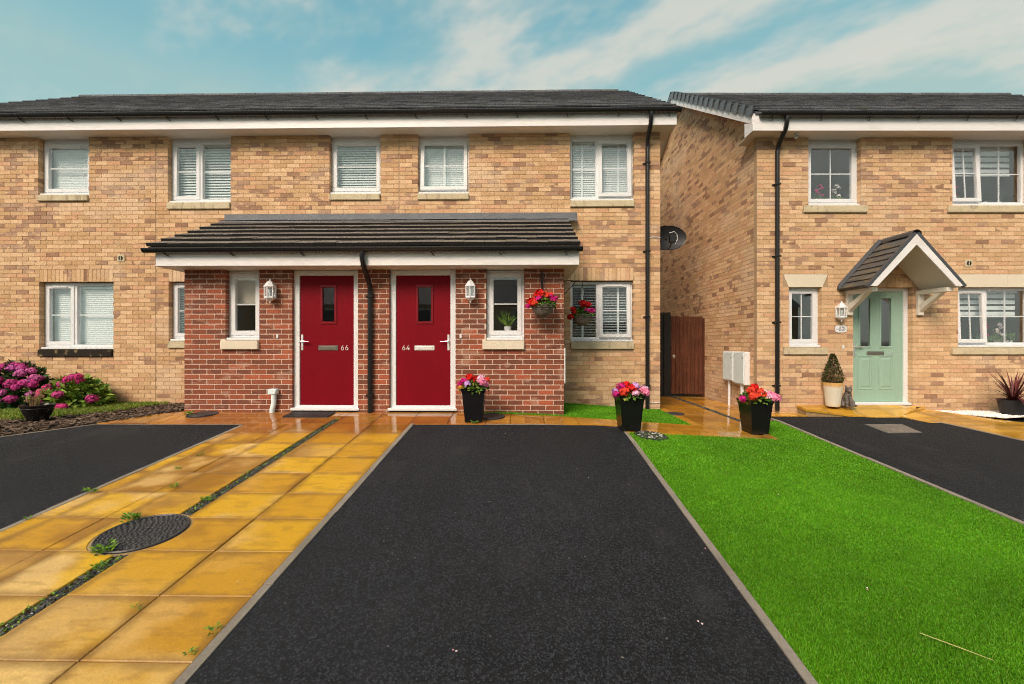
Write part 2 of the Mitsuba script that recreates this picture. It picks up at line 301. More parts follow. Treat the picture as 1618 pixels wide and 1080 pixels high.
def edging(x0, y0, x1, y1, w=0.05, top=0.008, h=0.12, piece=0.915):
    L = math.hypot(x1-x0, y1-y0); ux, uy = (x1-x0)/L, (y1-y0)/L; nx, ny = -uy*w/2, ux*w/2; s = 0.0
    while s < L-0.02:
        e = min(s+piece, L); a, b = s+0.003, e-0.003; p = []; t = top+rng.uniform(-0.003, 0.003)
        for q, sg_, in ((a, 1), (b, 1), (b, -1), (a, -1)):
            x, y = x0+ux*q+nx*sg_, y0+uy*q+ny*sg_; p.append((x, y))
        c = 0.006; pts = []
        cx, cy = np.mean([q[0] for q in p]), np.mean([q[1] for q in p])
        for (x, y) in p:
            z = float(Z(np.array(x), np.array(y)))+t; k = 1-c*1.0/0.05
            pts += [[x, y, z-h], [x, y, z-c], [x+(cx-x)*c/0.9-nx*0+0, y+(cy-y)*c/0.9, z]]
        MB().hull(pts).add('kerb__edging_stone', 'edging'); s = e
for args in ((-1.445, -2.0, -1.445, 6.055), (kd(-2)+0.024, -2.0, kd(6.055)+0.024, 6.055, 0.046), (-1.42, 6.048, 1.29, 6.048, 0.022, 0.001), (-3.695, -2.0, -3.695, 5.98, 0.045, 0.003), (-3.72, 5.995, -5.70, 5.995, 0.022, 0.0),
             (-5.70, 6.0, -6.42, 5.32, 0.03, 0.002), (-6.42, 5.32, -8.6, 4.32, 0.03, 0.002), (kx(-2)+0.027, -2, kx(7.62)+0.027, 7.62), (6.43, 7.62, 6.58, 6.06, 0.04), (6.58, 6.06, 6.64, 5.5, 0.04)):
    edging(*args)
structure('kerb', 'grey concrete edging stones round the driveways')

COVER = sg.Point(-2.655, 3.15).buffer(0.29, 32)
def slab_piece(key, poly, zf=None, dz=0.004):
    """one paving slab with its arrises rounded: a chamfered plate laid to the fall of the ground"""
    zf = zf or Z
    for part in getattr(poly, 'geoms', [poly]):
        if part.geom_type != 'Polygon' or part.area < 0.002: continue
        part = sg.polygon.orient(part.simplify(0.002)); mb = MB(); j = rng.uniform(-0.002, 0.002); tx, ty = rng.uniform(-0.003, 0.003, 2)
        o = np.array(part.exterior.coords)[:-1]; inn = part.buffer(-0.004, join_style=2)
        if inn.geom_type != 'Polygon' or inn.is_empty: continue
        inn = sg.polygon.orient(inn); cx, cy = part.centroid.x, part.centroid.y
        zt = lambda q: zf(q[:, 0], q[:, 1])+dz+j+tx*(q[:, 0]-cx)+ty*(q[:, 1]-cy)
        pt, ft = trimesh.creation.triangulate_polygon(inn, engine='earcut'); pt = np.asarray(pt)
        mb.raw(np.column_stack([pt, zt(pt)]), ft if np.cross(np.append(pt[ft[0][1]]-pt[ft[0][0]], 0), np.append(pt[ft[0][2]]-pt[ft[0][0]], 0))[2] > 0 else np.asarray(ft)[:, ::-1])
        ii = np.array(inn.exterior.coords)[:-1]
        if len(ii) == len(o):
            k = np.argmin(np.hypot(*(ii-o[0]).T)); ii = np.roll(ii, -k, 0); n = len(o)
            top, ch, bo = np.column_stack([ii, zt(ii)]), np.column_stack([o, zt(o)-0.004]), np.column_stack([o, zt(o)-0.04])
            for A, B in ((top, ch), (ch, bo)):
                for q in range(n): mb.quad(A[q], B[q], B[(q+1) % n], A[(q+1) % n])
        else:
            n = len(o); A, B = np.column_stack([o, zt(o)-0.001]), np.column_stack([o, zt(o)-0.04])
            for q in range(n): mb.quad(A[q], B[q], B[(q+1) % n], A[(q+1) % n])
        mb.add(key, 'slab')
def paving(key, area, xs, ys, gap=0.006, holes=None, zf=None):
    drape(area, 0.5, -0.012, zf).add(key, 'soil'); structure(key)
    for a, b in zip(xs[:-1], xs[1:]):
        for c, d in zip(ys[:-1], ys[1:]):
            g = sg.box(a+gap/2, c+gap/2, b-gap/2, d-gap/2).intersection(area)
            if holes is not None: g = g.difference(holes)
            if not g.is_empty: slab_piece(key+'__slab', g, zf)
rows = [2.0+0.455*k for k in range(-8, 9)]+[6.03]
path_area = P((-3.67, -1.7), (-1.47, -1.7), (-1.47, 6.03), (-3.67, 6.03))
strip_gap = sg.box(-2.605, -1.7, -2.515, 6.3)
paving('path', path_area, [-3.67, -3.125, -2.605], rows, holes=COVER)
for a, b in ((-2.515, -1.99), (-1.99, -1.47)):
    for c, d in zip(rows[:-1], rows[1:]):
        g = sg.box(a+0.003, c+0.013, b-0.003, d+0.007).intersection(path_area).difference(COVER)
        if not g.is_empty: slab_piece('path__slab', g)
porch_box = sg.box(-5.032, 6.70, 0.636, 9)
apron = P((-5.72, 6.03), (-0.30, 6.03), (-0.62, 6.70), (-5.032, 6.70), (-5.032, 6.98)).difference(porch_box)
paving('doorstep_paving', apron, list(np.arange(-5.9, -2.6, 0.51))+[-2.60, -2.515]+list(np.arange(-2.005, 0.1, 0.51)), [6.03, 6.45, 7.0], holes=strip_gap)
walk = P((-0.30, 6.07), (1.33, 6.07), (1.33, 5.72), (2.9, 5.88), (3.36, 5.93), (3.36, 6.05), (4.27, 7.9), (4.27, 10.4), (2.46, 10.4), (2.46, 6.58), (1.62, 6.60), (-0.62, 6.62))
walk = walk.difference(P((3.36, 5.95), (3.36, 6.85), (4.05, 7.2), (4.05, 5.95)))
paving('alley_paving', walk, [-0.7, -0.14, 0.32, 0.78, 1.31, 1.92, 2.46, 2.90, 3.335, 3.445, 3.86, 4.3], [5.6, 6.17, 6.62, 7.07, 7.52, 7.97, 8.42, 8.87, 9.32, 9.77, 10.4], holes=sg.box(3.335, 6.75, 3.445, 10.4))

# right house: narrow slabs along the wall, the raised step and its ramp, the path to the right
def Zstep(x, y):
    z = 0.505-np.clip((7.78-y)/0.33, 0, 1)*0.13
    z = z-np.clip((x-6.9)/0.9, 0, 1)*0.07
    return np.maximum(z, 0.33+0*x)
FRAME = 'R'
paving('house_edge_paving', P((4.10, 7.62), (4.95, 7.62), (4.95, 7.95), (4.30, 7.95)), [3.9, 4.35, 4.80, 5.2], [7.6, 7.96])
step = P((4.97, 7.70), (5.95, 7.45), (6.35, 7.45), (7.22, 7.95), (4.97, 7.95))
paving('step_paving', step, [4.9, 5.35, 5.8, 6.25, 6.7, 7.3], [7.4, 7.96], zf=Zstep)
MB().hexa([[4.985, 7.715, 0.30], [5.95, 7.465, 0.30], [5.95, 7.95, 0.30], [4.985, 7.95, 0.30], [4.985, 7.715, 0.465], [5.95, 7.465, 0.345], [5.95, 7.95, 0.465], [4.985, 7.95, 0.465]]).add('step_paving__riser', 'riser_stone')
def Zpath(x, y): return np.minimum(0.40+0*x, 0.052*y)+np.clip((y-7.35)/0.4, 0, 1)*0.03
paving('side_path', P((6.37, 7.445), (6.62, 5.4), (8.7, 5.4), (8.35, 6.55), (7.82, 7.12), (7.22, 7.94)), [6.2, 6.95, 7.70, 8.45, 9.2], [5.3, 5.95, 6.6, 7.25, 7.95], zf=Zpath)
FRAME = 'L'
structure('alley_paving', 'wet yellow paving slabs leading into the alley between the houses')
structure('path', 'yellow paving slab path between the two black driveways')

# ---- loose stones in the joints and beds (nobody could count them)
def stones(poly, n, rmin, rmax, cols, zf=Z, dz=0.0, flat=0.6, seed=1):
    r = np.random.default_rng(seed); q = scatter(poly, n, r); mb = MB(); V, F = ICO.vertices, ICO.faces; k = len(V)
    rad = r.uniform(rmin, rmax, (n, 1, 1))*np.array([1, 1, flat])*r.uniform(0.7, 1.3, (n, 1, 3))
    v = V[None]*rad*(1+r.uniform(-0.18, 0.18, (n, k, 1))); a = r.uniform(0, 6.28, n); c, s = np.cos(a)[:, None], np.sin(a)[:, None]
    v = np.stack([v[..., 0]*c-v[..., 1]*s, v[..., 0]*s+v[..., 1]*c, v[..., 2]], -1)
    v[..., :2] += q[:, None]; v[..., 2] += (zf(q[:, 0], q[:, 1])+dz+r.uniform(-0.2, 0.6, n)*rmin)[:, None]
    ci = np.asarray(cols)[r.integers(0, len(cols), n)]*r.uniform(0.7, 1.3, (n, 1))
    return mb.raw(v.reshape(-1, 3), (F[None]+(np.arange(n)*k)[:, None, None]).reshape(-1, 3), np.repeat(ci, k, 0))
dark = [(0.030, 0.030, 0.034), (0.05, 0.048, 0.046), (0.018, 0.018, 0.02), (0.09, 0.085, 0.08), (0.045, 0.06, 0.018)]
joint = sg.box(-2.600, 1.2, -2.520, 6.68).difference(COVER)
stones(joint, 2600, 0.006, 0.013, dark, dz=-0.008, seed=3).add('pebble_joint', 'pebble')
labels['pebble_joint'] = {'label': 'dark pebbles filling the joint along the yellow path', 'category': 'pebbles', 'kind': 'stuff'}
stones(sg.box(3.34, 6.8, 3.44, 10.35), 1100, 0.010, 0.020, dark, dz=-0.006, seed=4).add('pebble_channel', 'pebble')
labels['pebble_channel'] = {'label': 'dark pebbles in the channel running down the alley', 'category': 'pebbles', 'kind': 'stuff'}

bark_area = P((-5.05, 6.75), (-5.05, 8.06), (-6.35, 8.06), (-6.55, 7.05), (-6.95, 6.50), (-7.7, 6.10), (-9.4, 5.6), (-9.4, 4.0), (-8.6, 4.34), (-6.42, 5.345), (-5.72, 6.02)).difference(porch_box)
drape(bark_area, 0.5, -0.01).add('bark_bed', 'soil'); structure('bark_bed', 'planting bed covered in brown bark')
r = np.random.default_rng(5); q = scatter(bark_area.buffer(-0.02), 5200, r); mb = MB(); n = len(q)
sz = np.stack([r.uniform(0.012, 0.034, n), r.uniform(0.007, 0.017, n), r.uniform(0.003, 0.007, n)], 1)
base = np.array([[-1, -1, -1], [1, -1, -1], [1, 1, -1], [-1, 1, -1], [-1, -1, 1], [1, -1, 1], [1, 1, 1], [-1, 1, 1]], float)
v = base[None]*sz[:, None]*(1+r.uniform(-0.3, 0.3, (n, 8, 3))); a, b = r.uniform(0, 6.28, n)[:, None], r.uniform(-0.5, 0.5, n)[:, None]
v = np.stack([v[..., 0], v[..., 1]*np.cos(b)-v[..., 2]*np.sin(b), v[..., 1]*np.sin(b)+v[..., 2]*np.cos(b)], -1)
v = np.stack([v[..., 0]*np.cos(a)-v[..., 1]*np.sin(a), v[..., 0]*np.sin(a)+v[..., 1]*np.cos(a), v[..., 2]], -1)
v[..., :2] += q[:, None]; v[..., 2] += (Z(q[:, 0], q[:, 1])+r.uniform(-0.004, 0.022, n))[:, None]
cols = np.array([(0.045, 0.028, 0.020), (0.075, 0.048, 0.034), (0.13, 0.088, 0.062), (0.025, 0.017, 0.013), (0.19, 0.14, 0.10)])[r.integers(0, 5, n)]*r.uniform(0.7, 1.2, (n, 1))
mb.raw(v.reshape(-1, 3), (BOXF[None]+(np.arange(n)*8)[:, None, None]).reshape(-1, 3), np.repeat(cols, 8, 0)).add('bark_chips', 'painted')
labels['bark_chips'] = {'label': 'brown bark chippings in the bed below the hydrangeas', 'category': 'bark', 'kind': 'stuff'}

FRAME = 'R'
gravel_area = P((7.24, 7.94), (11.5, 7.94), (11.5, 7.40), (8.2, 7.32), (7.80, 7.20))
Zg = lambda x, y: 0.40+0*x
drape(gravel_area, 0.5, 0.0, Zg).add('gravel_bed', 'pale_stone'); structure('gravel_bed', 'bed of white gravel below the right house')
stones(gravel_area, 5500, 0.010, 0.020, [(0.78, 0.78, 0.78), (0.70, 0.70, 0.71), (0.84, 0.84, 0.83)], zf=Zg, dz=0.006, seed=6).add('white_gravel', 'pebble')
labels['white_gravel'] = {'label': 'white gravel round the potted spiky plant', 'category': 'gravel', 'kind': 'stuff'}
FRAME = 'L'

# ---- lawns: mat and blades
def blades(poly, dens, h, w, cols, seed, lean=0.5):
    r = np.random.default_rng(seed); n = int(poly.area*dens); q = scatter(poly, n, r)
    z = Z(q[:, 0], q[:, 1]); a = r.uniform(0, 6.28, n); hh = h*r.uniform(0.6, 1.2, n); ww = w*r.uniform(0.7, 1.3, n)
    lean_ = r.uniform(0.1, 1.0, n)*lean; bd = r.uniform(0, 6.28, n)
    sx, sy = np.cos(a)*ww/2, np.sin(a)*ww/2; dx, dy = np.cos(bd)*lean_*hh, np.sin(bd)*lean_*hh
    p0 = np.stack([q[:, 0]-sx, q[:, 1]-sy, z], 1); p1 = np.stack([q[:, 0]+sx, q[:, 1]+sy, z], 1)
    m0 = np.stack([q[:, 0]-sx*0.9+dx*0.35, q[:, 1]-sy*0.9+dy*0.35, z+hh*0.6], 1); m1 = np.stack([q[:, 0]+sx*0.9+dx*0.35, q[:, 1]+sy*0.9+dy*0.35, z+hh*0.6], 1)
    t = np.stack([q[:, 0]+dx, q[:, 1]+dy, z+hh], 1)
    v = np.stack([p0, p1, m0, m1, t], 1).reshape(-1, 3); f = np.array([[0, 1, 3], [0, 3, 2], [2, 3, 4]])
    patch = meshkit.noise(np.column_stack([q*1.6, q[:, :1]*0]), 5)[:, None]*0.6+meshkit.noise(np.column_stack([q*7, q[:, :1]*0]), 6)[:, None]*0.4
    c = np.asarray(cols)[r.integers(0, len(cols), n)]*(0.72+0.56*patch)*r.uniform(0.85, 1.15, (n, 1))
    return MB().raw(v, (f[None]+(np.arange(n)*5)[:, None, None]).reshape(-1, 3), np.repeat(c, 5, 0))
turf_cols = [(0.072, 0.265, 0.004), (0.090, 0.295, 0.005), (0.056, 0.215, 0.004), (0.108, 0.315, 0.007), (0.115, 0.26, 0.012)]
lawn_area = P((kd(-2)+0.05, -2.0), (kd(5.7)+0.05, 5.70), (2.9, 5.86), (3.33, 5.92), (3.37, 6.84), (kx(7.2)-0.02, 7.2), (kx(-2)-0.005, -2.0))
drape(lawn_area, 0.5, -0.006).add('lawn', 'turf_mat'); structure('lawn', 'artificial turf lawn between the two black driveways')
near = lawn_area.intersection(sg.box(0, 1.5, 6, 3.1)); mid = lawn_area.intersection(sg.box(0, 3.1, 6, 4.5)); far = lawn_area.intersection(sg.box(0, 4.5, 6, 9))
gm = MB()
for pl, dn, w, s in ((near, 42000, 0.0032, 1), (mid, 24000, 0.0045, 2), (far, 12000, 0.0065, 3)):
    g = blades(pl, dn, 0.017, w, turf_cols, 20+s, 0.75); gm.raw(g.v[0], g.f[0], g.c[0])
gm.add('lawn_grass', 'leaf'); labels['lawn_grass'] = {'label': 'bright green artificial grass of the large lawn', 'category': 'grass', 'kind': 'stuff'}
patch_area = P((-0.60, 6.63), (1.62, 6.61), (2.45, 6.59), (2.45, 8.06), (0.636, 8.06), (0.636, 6.70), (-0.60, 6.70))
drape(patch_area, 0.5, -0.004).add('small_lawn', 'turf_mat'); structure('small_lawn', 'small turf patch below the ground floor window')
blades(patch_area, 9000, 0.020, 0.008, turf_cols, 31).add('small_lawn_grass', 'leaf'); labels['small_lawn_grass'] = {'label': 'green turf blades below the window beside the porch', 'category': 'grass', 'kind': 'stuff'}
grass_area = P((-11, 8.06), (-6.30, 8.06), (-6.50, 7.08), (-6.93, 6.55), (-7.7, 6.15), (-11, 5.4))
drape(grass_area, 0.5, 0.0).add('verge', 'turf_mat'); structure('verge', 'strip of real grass left of the bark bed')
blades(grass_area, 5000, 0.06, 0.008, [(0.13, 0.22, 0.015), (0.19, 0.26, 0.03), (0.09, 0.17, 0.012), (0.26, 0.26, 0.06)], 33, 0.8).add('verge_grass', 'leaf')
labels['verge_grass'] = {'label': 'yellowish grass in front of the hydrangeas', 'category': 'grass', 'kind': 'stuff'}

# ---- covers in the paving
def ground_disc(key, x, y, r, bsdf, lift=0.006, n=40):
    mb = MB(); g = np.arange(n)*2*np.pi/n; px, py = x+r*np.cos(g), y+r*np.sin(g); z = Z(px, py)+lift
    zc = float(Z(np.array(x), np.array(y)))+lift
    for k in range(n):
        m = (k+1) % n
        mb.raw([[x, y, zc], [px[k], py[k], z[k]], [px[m], py[m], z[m]]], [[0, 1, 2]])
        mb.quad([px[k], py[k], z[k]], [px[k], py[k], z[k]-0.05], [px[m], py[m], z[m]-0.05], [px[m], py[m], z[m]])
    return mb.add(key, bsdf)
k = ground_disc('inspection_cover', -2.655, 3.15, 0.268, 'cast_iron', 0.002)
tag(k, 'large round black inspection cover with cobbled top set in the path', 'inspection cover')
mb = MB(); g = np.linspace(0, 2*np.pi, 49)
for rr, h in ((0.268, 0.010),):
    pts = [[-2.655+0.262*math.cos(t), 3.15+0.262*math.sin(t), float(Z(np.array(-2.655), np.array(3.15+0.262*math.sin(t))))+0.006] for t in g]; mb.tube(pts, 0.008, 6)
mb.add(k+'__rim', 'cast_iron')
mb = MB(); rr = np.random.default_rng(9); V = icosa(1)
for ring in np.arange(0.015, 0.25, 0.029):
    m = max(1, int(2*np.pi*ring/0.036))
    for t in np.arange(m)*2*np.pi/m+rr.uniform(0, 6):
        x, y = -2.655+ring*math.cos(t)+rr.normal(0, 0.003), 3.15+ring*math.sin(t)+rr.normal(0, 0.003); sx, sy = rr.uniform(0.011, 0.017), rr.uniform(0.010, 0.014)
        a = t+1.57; c_, s_ = math.cos(a), math.sin(a); w = V.vertices*[sx, sy, 0.008]
        mb.raw(np.column_stack([w[:, 0]*c_-w[:, 1]*s_+x, w[:, 0]*s_+w[:, 1]*c_+y, w[:, 2]+float(Z(np.array(x), np.array(y)))+0.003]), V.faces)
mb.add(k+'__cobble', 'cast_iron', smooth=True, kind='stuff')
# cement collar round it
ring = sg.Point(-2.655, 3.15).buffer(0.30, 24).difference(sg.Point(-2.655, 3.15).buffer(0.27, 24))
drape(ring, 0.2, -0.002).add(k+'__collar', 'riser_stone')
for x, y, r_, lab in ((2.54, 7.58, 0.16, 'small round drain cover in the alley paving'), (-0.42, 6.45, 0.20, 'dark round drain cover at the turf edge by the porch corner'), (-4.62, 6.52, 0.20, 'dark round drain cover below the left porch wall')):
    k = ground_disc('drain_cover', x, y, r_, 'cast_iron', 0.010, 28); tag(k, lab, 'drain cover')
    pts = [[x+(r_-0.008)*math.cos(t), y+(r_-0.008)*math.sin(t), float(Z(np.array(x), np.array(y)))+0.010] for t in np.linspace(0, 2*np.pi, 29)]; MB().tube(pts, 0.007, 5).add(k+'__rim', 'cast_iron')
# square-ish steel cover let into the right-hand drive
c0 = np.array([[5.12, 6.45], [5.63, 6.49], [5.77, 7.0], [5.20, 6.99]])
mb = MB(); zz = Z(c0[:, 0], c0[:, 1]); lo, hi = np.column_stack([c0, zz-0.03]), np.column_stack([c0, zz+0.004]); mb.hexa(np.vstack([lo, hi]))
k = mb.add('access_cover', 'grey_iron'); tag(k, 'grey steel chequered access cover let into the right-hand driveway', 'access cover')
mb = MB()
for a in np.arange(0.06, 0.97, 0.052):
    for b in np.arange(0.06, 0.97, 0.062):
        p = lerp(lerp(c0[0], c0[1], a), lerp(c0[3], c0[2], a), b); z = float(Z(p[0], p[1]))+0.004; t = 0.78 if (int(a*100/5.2)+int(b*100/6.2)) % 2 else -0.78
        mb.hull([[p[0]+u*math.cos(t)*0.013-w*math.sin(t)*0.004, p[1]+u*math.sin(t)*0.013+w*math.cos(t)*0.004, z+hh] for u in (-1, 1) for w in (-1, 1) for hh in (0, 0.004)])
mb.add(k+'__chequer', 'edging', kind='stuff')
# pebble stepping disc by the middle planter
k = ground_disc('stepping_stone', 1.60, 5.62, 0.20, 'matt_black', 0.012, 28); tag(k, 'dark round stepping stone set with pebbles beside the drive corner', 'stepping stone')
stones(sg.Point(1.60, 5.62).buffer(0.185), 130, 0.008, 0.017, [(0.03, 0.03, 0.033), (0.05, 0.05, 0.052), (0.10, 0.10, 0.10), (0.40, 0.39, 0.37)], dz=0.012, seed=8).add(k+'__pebble', 'pebble', kind='stuff')

# ================================================================ BUILDERS FOR THE HOUSES
JOINT = 0.004                                # half a mortar joint
def cut_rows(x0, x1, z0, z1, holes, xoff, zoff, bw=0.225, bh=0.075):
    """running bond: brick cells (xa, xb, za, zb) of a wall, cut round the holes"""
    out = []
    for row in range(math.floor((z0-zoff)/bh), math.ceil((z1-zoff)/bh)):
        za, zb = max(z0, zoff+row*bh), min(z1, zoff+(row+1)*bh)
        if zb-za < 0.02: continue
        blocked = []
        for (a, b, c, d) in holes:
            if c < zb-0.012 and d > za+0.012: blocked.append((a, b))
        sh = 0.5*(row % 2)
        for col in range(math.floor((x0-xoff)/bw+sh), math.ceil((x1-xoff)/bw+sh)+1):
            segs = [(max(x0, xoff+(col-sh)*bw), min(x1, xoff+(col+1-sh)*bw))]
            for (a, b) in blocked:
                nxt = []
                for (p, q) in segs:
                    if b <= p or a >= q: nxt.append((p, q)); continue
                    if a > p: nxt.append((p, a))
                    if b < q: nxt.append((b, q))
                segs = nxt
            for (p, q) in segs:
                if q-p > 0.025: out.append((p, q, za, zb, q-p > 0.2 and zb-za > 0.07))
    return out
def brick_hexa(p, q, za, zb, depth, face, axis, edges, j=None):
    """edges: the wall ends and openings, where a brick runs flush instead of leaving half a joint"""
    j = j or JOINT; o = rng.uniform(-0.0015, 0.0015); t = rng.uniform(-0.0012, 0.0012)
    a, b = p+(0 if any(abs(p-e) < 1e-6 for e in edges) else j), q-(0 if any(abs(q-e) < 1e-6 for e in edges) else j); c, d = za+j, zb-j
    if axis == 'x':
        y = face; return [[a, y+o, c], [b, y+o+t, c], [b, y+depth, c], [a, y+depth, c], [a, y+o, d], [b, y+o+t, d], [b, y+depth, d], [a, y+depth, d]]
    s = 1 if axis == 'y-' else -1                 # a wall facing -x ('y-') or +x ('y+')
    x = face; f0, f1 = x+s*o, x+s*depth
    pts = [[f0, a, c], [f1, a, c], [f1, b, c], [f0, b, c], [f0, a, d], [f1, a, d], [f1, b, d], [f0, b, d]] if s > 0 else [[f1, a, c], [f0, a, c], [f0, b, c], [f1, b, c], [f1, a, d], [f0, a, d], [f0, b, d], [f1, b, d]]
    return pts
def lay_bricks(key, cells, depth, face, axis, bsdf, edges, rank, most=300, name='brick'):
    order = sorted(range(len(cells)), key=lambda k: rank(cells[k])); one = set(k for k in order[:most] if rank(cells[k]) < 1e3); rest = MB()
    for k, (p, q, za, zb, full) in enumerate(cells):
        h = brick_hexa(p, q, za, zb, depth, face, axis, edges)
        if k in one: MB().hexa(h).add(f'{key}__{name}', bsdf)
        else: rest.hexa(h)
    if rest.v: rest.add(f'{key}__{name}', bsdf, kind='stuff', label='the remaining small and distant bricks of the wall')
def panel(x0, x1, z0, z1, holes, y0, y1):
    """mortar backing with its openings, as an extruded sheet"""
    g = sg.box(x0, z0, x1, z1)
    for (a, b, c, d) in holes: g = g.difference(sg.box(a-0.006, c-0.0, b+0.006, d+0.006))
    mb = MB()
    for part in getattr(g, 'geoms', [g]):
        m = trimesh.creation.extrude_polygon(part, y1-y0, engine='earcut'); v = np.array(m.vertices)
        mb.raw(np.column_stack([v[:, 0], y1-v[:, 2], v[:, 1]]), np.array(m.faces))
    return mb

def bars(mb, x0, x1, z0, z1, w, y0, y1, c=0.004):
    """four mitre-less bars of a rectangular frame, chamfered"""
    mb.cbox(x0, x1, y0, y1, z0, z0+w, c); mb.cbox(x0, x1, y0, y1, z1-w, z1, c)
    mb.cbox(x0, x0+w, y0, y1, z0+w, z1-w, c); mb.cbox(x1-w, x1, y0, y1, z0+w, z1-w, c)
def window(parent, x0, x1, z0, z1, yf, lights, vent=True, nose=True, name='window'):
    """a white plastic window standing in its opening. lights: (from, to as fractions, 'sash' or 'fixed', upright bars, cross bars, opened degrees)"""
    fw = 0.045; mb = MB(); zb = z0+(0.04 if nose else 0)
    bars(mb, x0, x1, zb, z1, fw, yf, yf+0.07)
    xi0, xi1 = x0+fw, x1-fw; W = xi1-xi0
    for l in lights[:-1]:
        xm = xi0+W*l[1]; mb.cbox(xm-0.026, xm+0.026, yf, yf+0.07, zb+fw, z1-fw, 0.004)
    key = mb.add(f'{parent}__{name}', 'white_plastic')
    if nose: MB().cbox(x0+0.002, x1-0.002, yf-0.075, yf+0.03, z0, z0+0.037, 0.006).add(key+'__nosing', 'white_plastic')
    for k, (a, b, kind, nv, nh, op) in enumerate(lights):
        p, q = xi0+W*a+(0.026 if k else 0), xi0+W*b-(0.026 if k < len(lights)-1 else 0); c, d = zb+fw, z1-fw
        s = MB(); gm = MB(); y = yf+0.03
        def tilt(m):
            if op:
                t = math.radians(op)
                for v in m.v:
                    dy, dz = v[:, 1]-yf, v[:, 2]-d; v[:, 1], v[:, 2] = yf+dy*math.cos(t)+dz*math.sin(t), d-dy*math.sin(t)+dz*math.cos(t)
            return m
        if kind == 'sash':
            p, q, c, d = p-0.008, q+0.008, c-0.008, d+0.008; bars(s, p, q, c, d, 0.065, yf-0.014, yf+0.045); y = yf+0.01
            if vent: s.cbox(lerp(p, q, 0.22), lerp(p, q, 0.78), yf-0.028, yf-0.010, d-0.050, d-0.026, 0.003)
            tilt(s).add(key+'__sash', 'white_plastic'); p, q, c, d = p+0.065, q-0.065, c+0.065, d-0.065
        for u in range(1, nv+1):
            xm = lerp(p, q, u/(nv+1)); gm.box(xm-0.009, xm+0.009, y+0.004, y+0.016, c, d)
        for u in range(1, nh+1):
            zm = lerp(c, d, u/(nh+1))
            if nv: gm.box(p, q, y+0.0045, y+0.0155, zm-0.009, zm+0.009)
            else: gm.box(p, q, y+0.004, y+0.016, zm-0.010, zm+0.010)
        if gm.v: tilt(gm).add(key+'__glazing_bar', 'white_plastic')
        tilt(MB().quad([p, y, c], [q, y, c], [q, y, d], [p, y, d])).add(key+'__pane', 'glass')
    return key
def slat_blind(label, x0, x1, z0, z1, y, pitch, width, angle, tapes=0, bsdf='blind', cat='window blind', group=None):
    t = uniq('window_blind'); tag(t, label, cat, group)
    MB().box(x0, x1, y-0.02, y+0.02, z1-0.04, z1).add(t+'__headrail', bsdf)
    a = math.radians(angle); dy, dz = width/2*math.cos(a), width/2*math.sin(a); n = int((z1-0.045-z0)/pitch)
    for k in range(n):
        z = z1-0.05-pitch*(k+0.5); v = [[x0, y-dy, z-dz], [x1, y-dy, z-dz], [x1, y, z+0.004], [x0, y, z+0.004], [x1, y+dy, z+dz], [x0, y+dy, z+dz]]
        MB().raw(v, [[0, 1, 2], [0, 2, 3], [3, 2, 4], [3, 4, 5]]).add(t+'__slat', bsdf)
    for k in range(tapes):
        xm = lerp(x0, x1, (0.17, 0.83)[k] if tapes == 2 else 0.5)
        MB().box(xm-0.019, xm+0.019, y-dy-0.010, y-dy-0.008, z0, z1-0.04).add(t+'__tape', bsdf)
    return t
def sill(parent, x0, x1, z0, z1, y, bsdf='sill_stone', joint=None):
    cuts = [x0]+([joint] if joint else [])+[x1]; key = None
    for a, b in zip(cuts[:-1], cuts[1:]): key = MB().cbox(a+0.001, b-0.001, y-0.035, y+0.09, z0, z1, 0.007).add(f'{parent}__sill', bsdf)
    return key
def roof_tiles(key, x0, x1, y0, z0, y1, z1, tw, gauge, bsdf, most=300, thick=0.024, back=False, stag=True):
    """interlocking flat tiles in broken bond on the slope from the eaves (y0, z0) up to (y1, z1)"""
    L = math.hypot(y1-y0, z1-z0); sy, sz = (y1-y0)/L, (z1-z0)/L; ny, nz = -sz, sy
    if back: ny, nz = sz*1, -sy*1
    if nz < 0: ny, nz = -ny, -nz
    rows = int(math.ceil(L/gauge-0.2)); rest = MB(); cells = []
    for r_ in range(rows):
        off = tw/2 if (stag and r_ % 2) else 0
        xs = [x0]+[x for x in np.arange(x0+tw-off, x1-0.03, tw)]+[x1]
        for a, b in zip(xs[:-1], xs[1:]):
            if b-a > 0.03: cells.append((r_, a, b))
    for k, (r_, a, b) in enumerate(cells):
        s0, s1 = r_*gauge, min((r_+1)*gauge+0.07, L+0.02); e = rng.uniform(-0.003, 0.003); h0, h1 = thick+0.010+e, 0.012+e
        f = lambda x, s, n: [x, y0+sy*s+ny*n, z0+sz*s+nz*n]
        a2, b2 = a+0.002, b-0.002
        h = [f(a2, s0, h0-thick), f(b2, s0, h0-thick), f(b2, s1, h1-0.012), f(a2, s1, h1-0.012), f(a2, s0, h0), f(b2, s0, h0+rng.uniform(-0.002, 0.002)), f(b2, s1, h1), f(a2, s1, h1)]
        if back: h = [h[1], h[0], h[3], h[2], h[5], h[4], h[7], h[6]]
        if k < most: MB().hexa(h).add(f'{key}__tile', bsdf)
        else: rest.hexa(h)
    if rest.v: rest.add(f'{key}__tile', bsdf, kind='stuff', label='the remaining tiles higher up the roof')
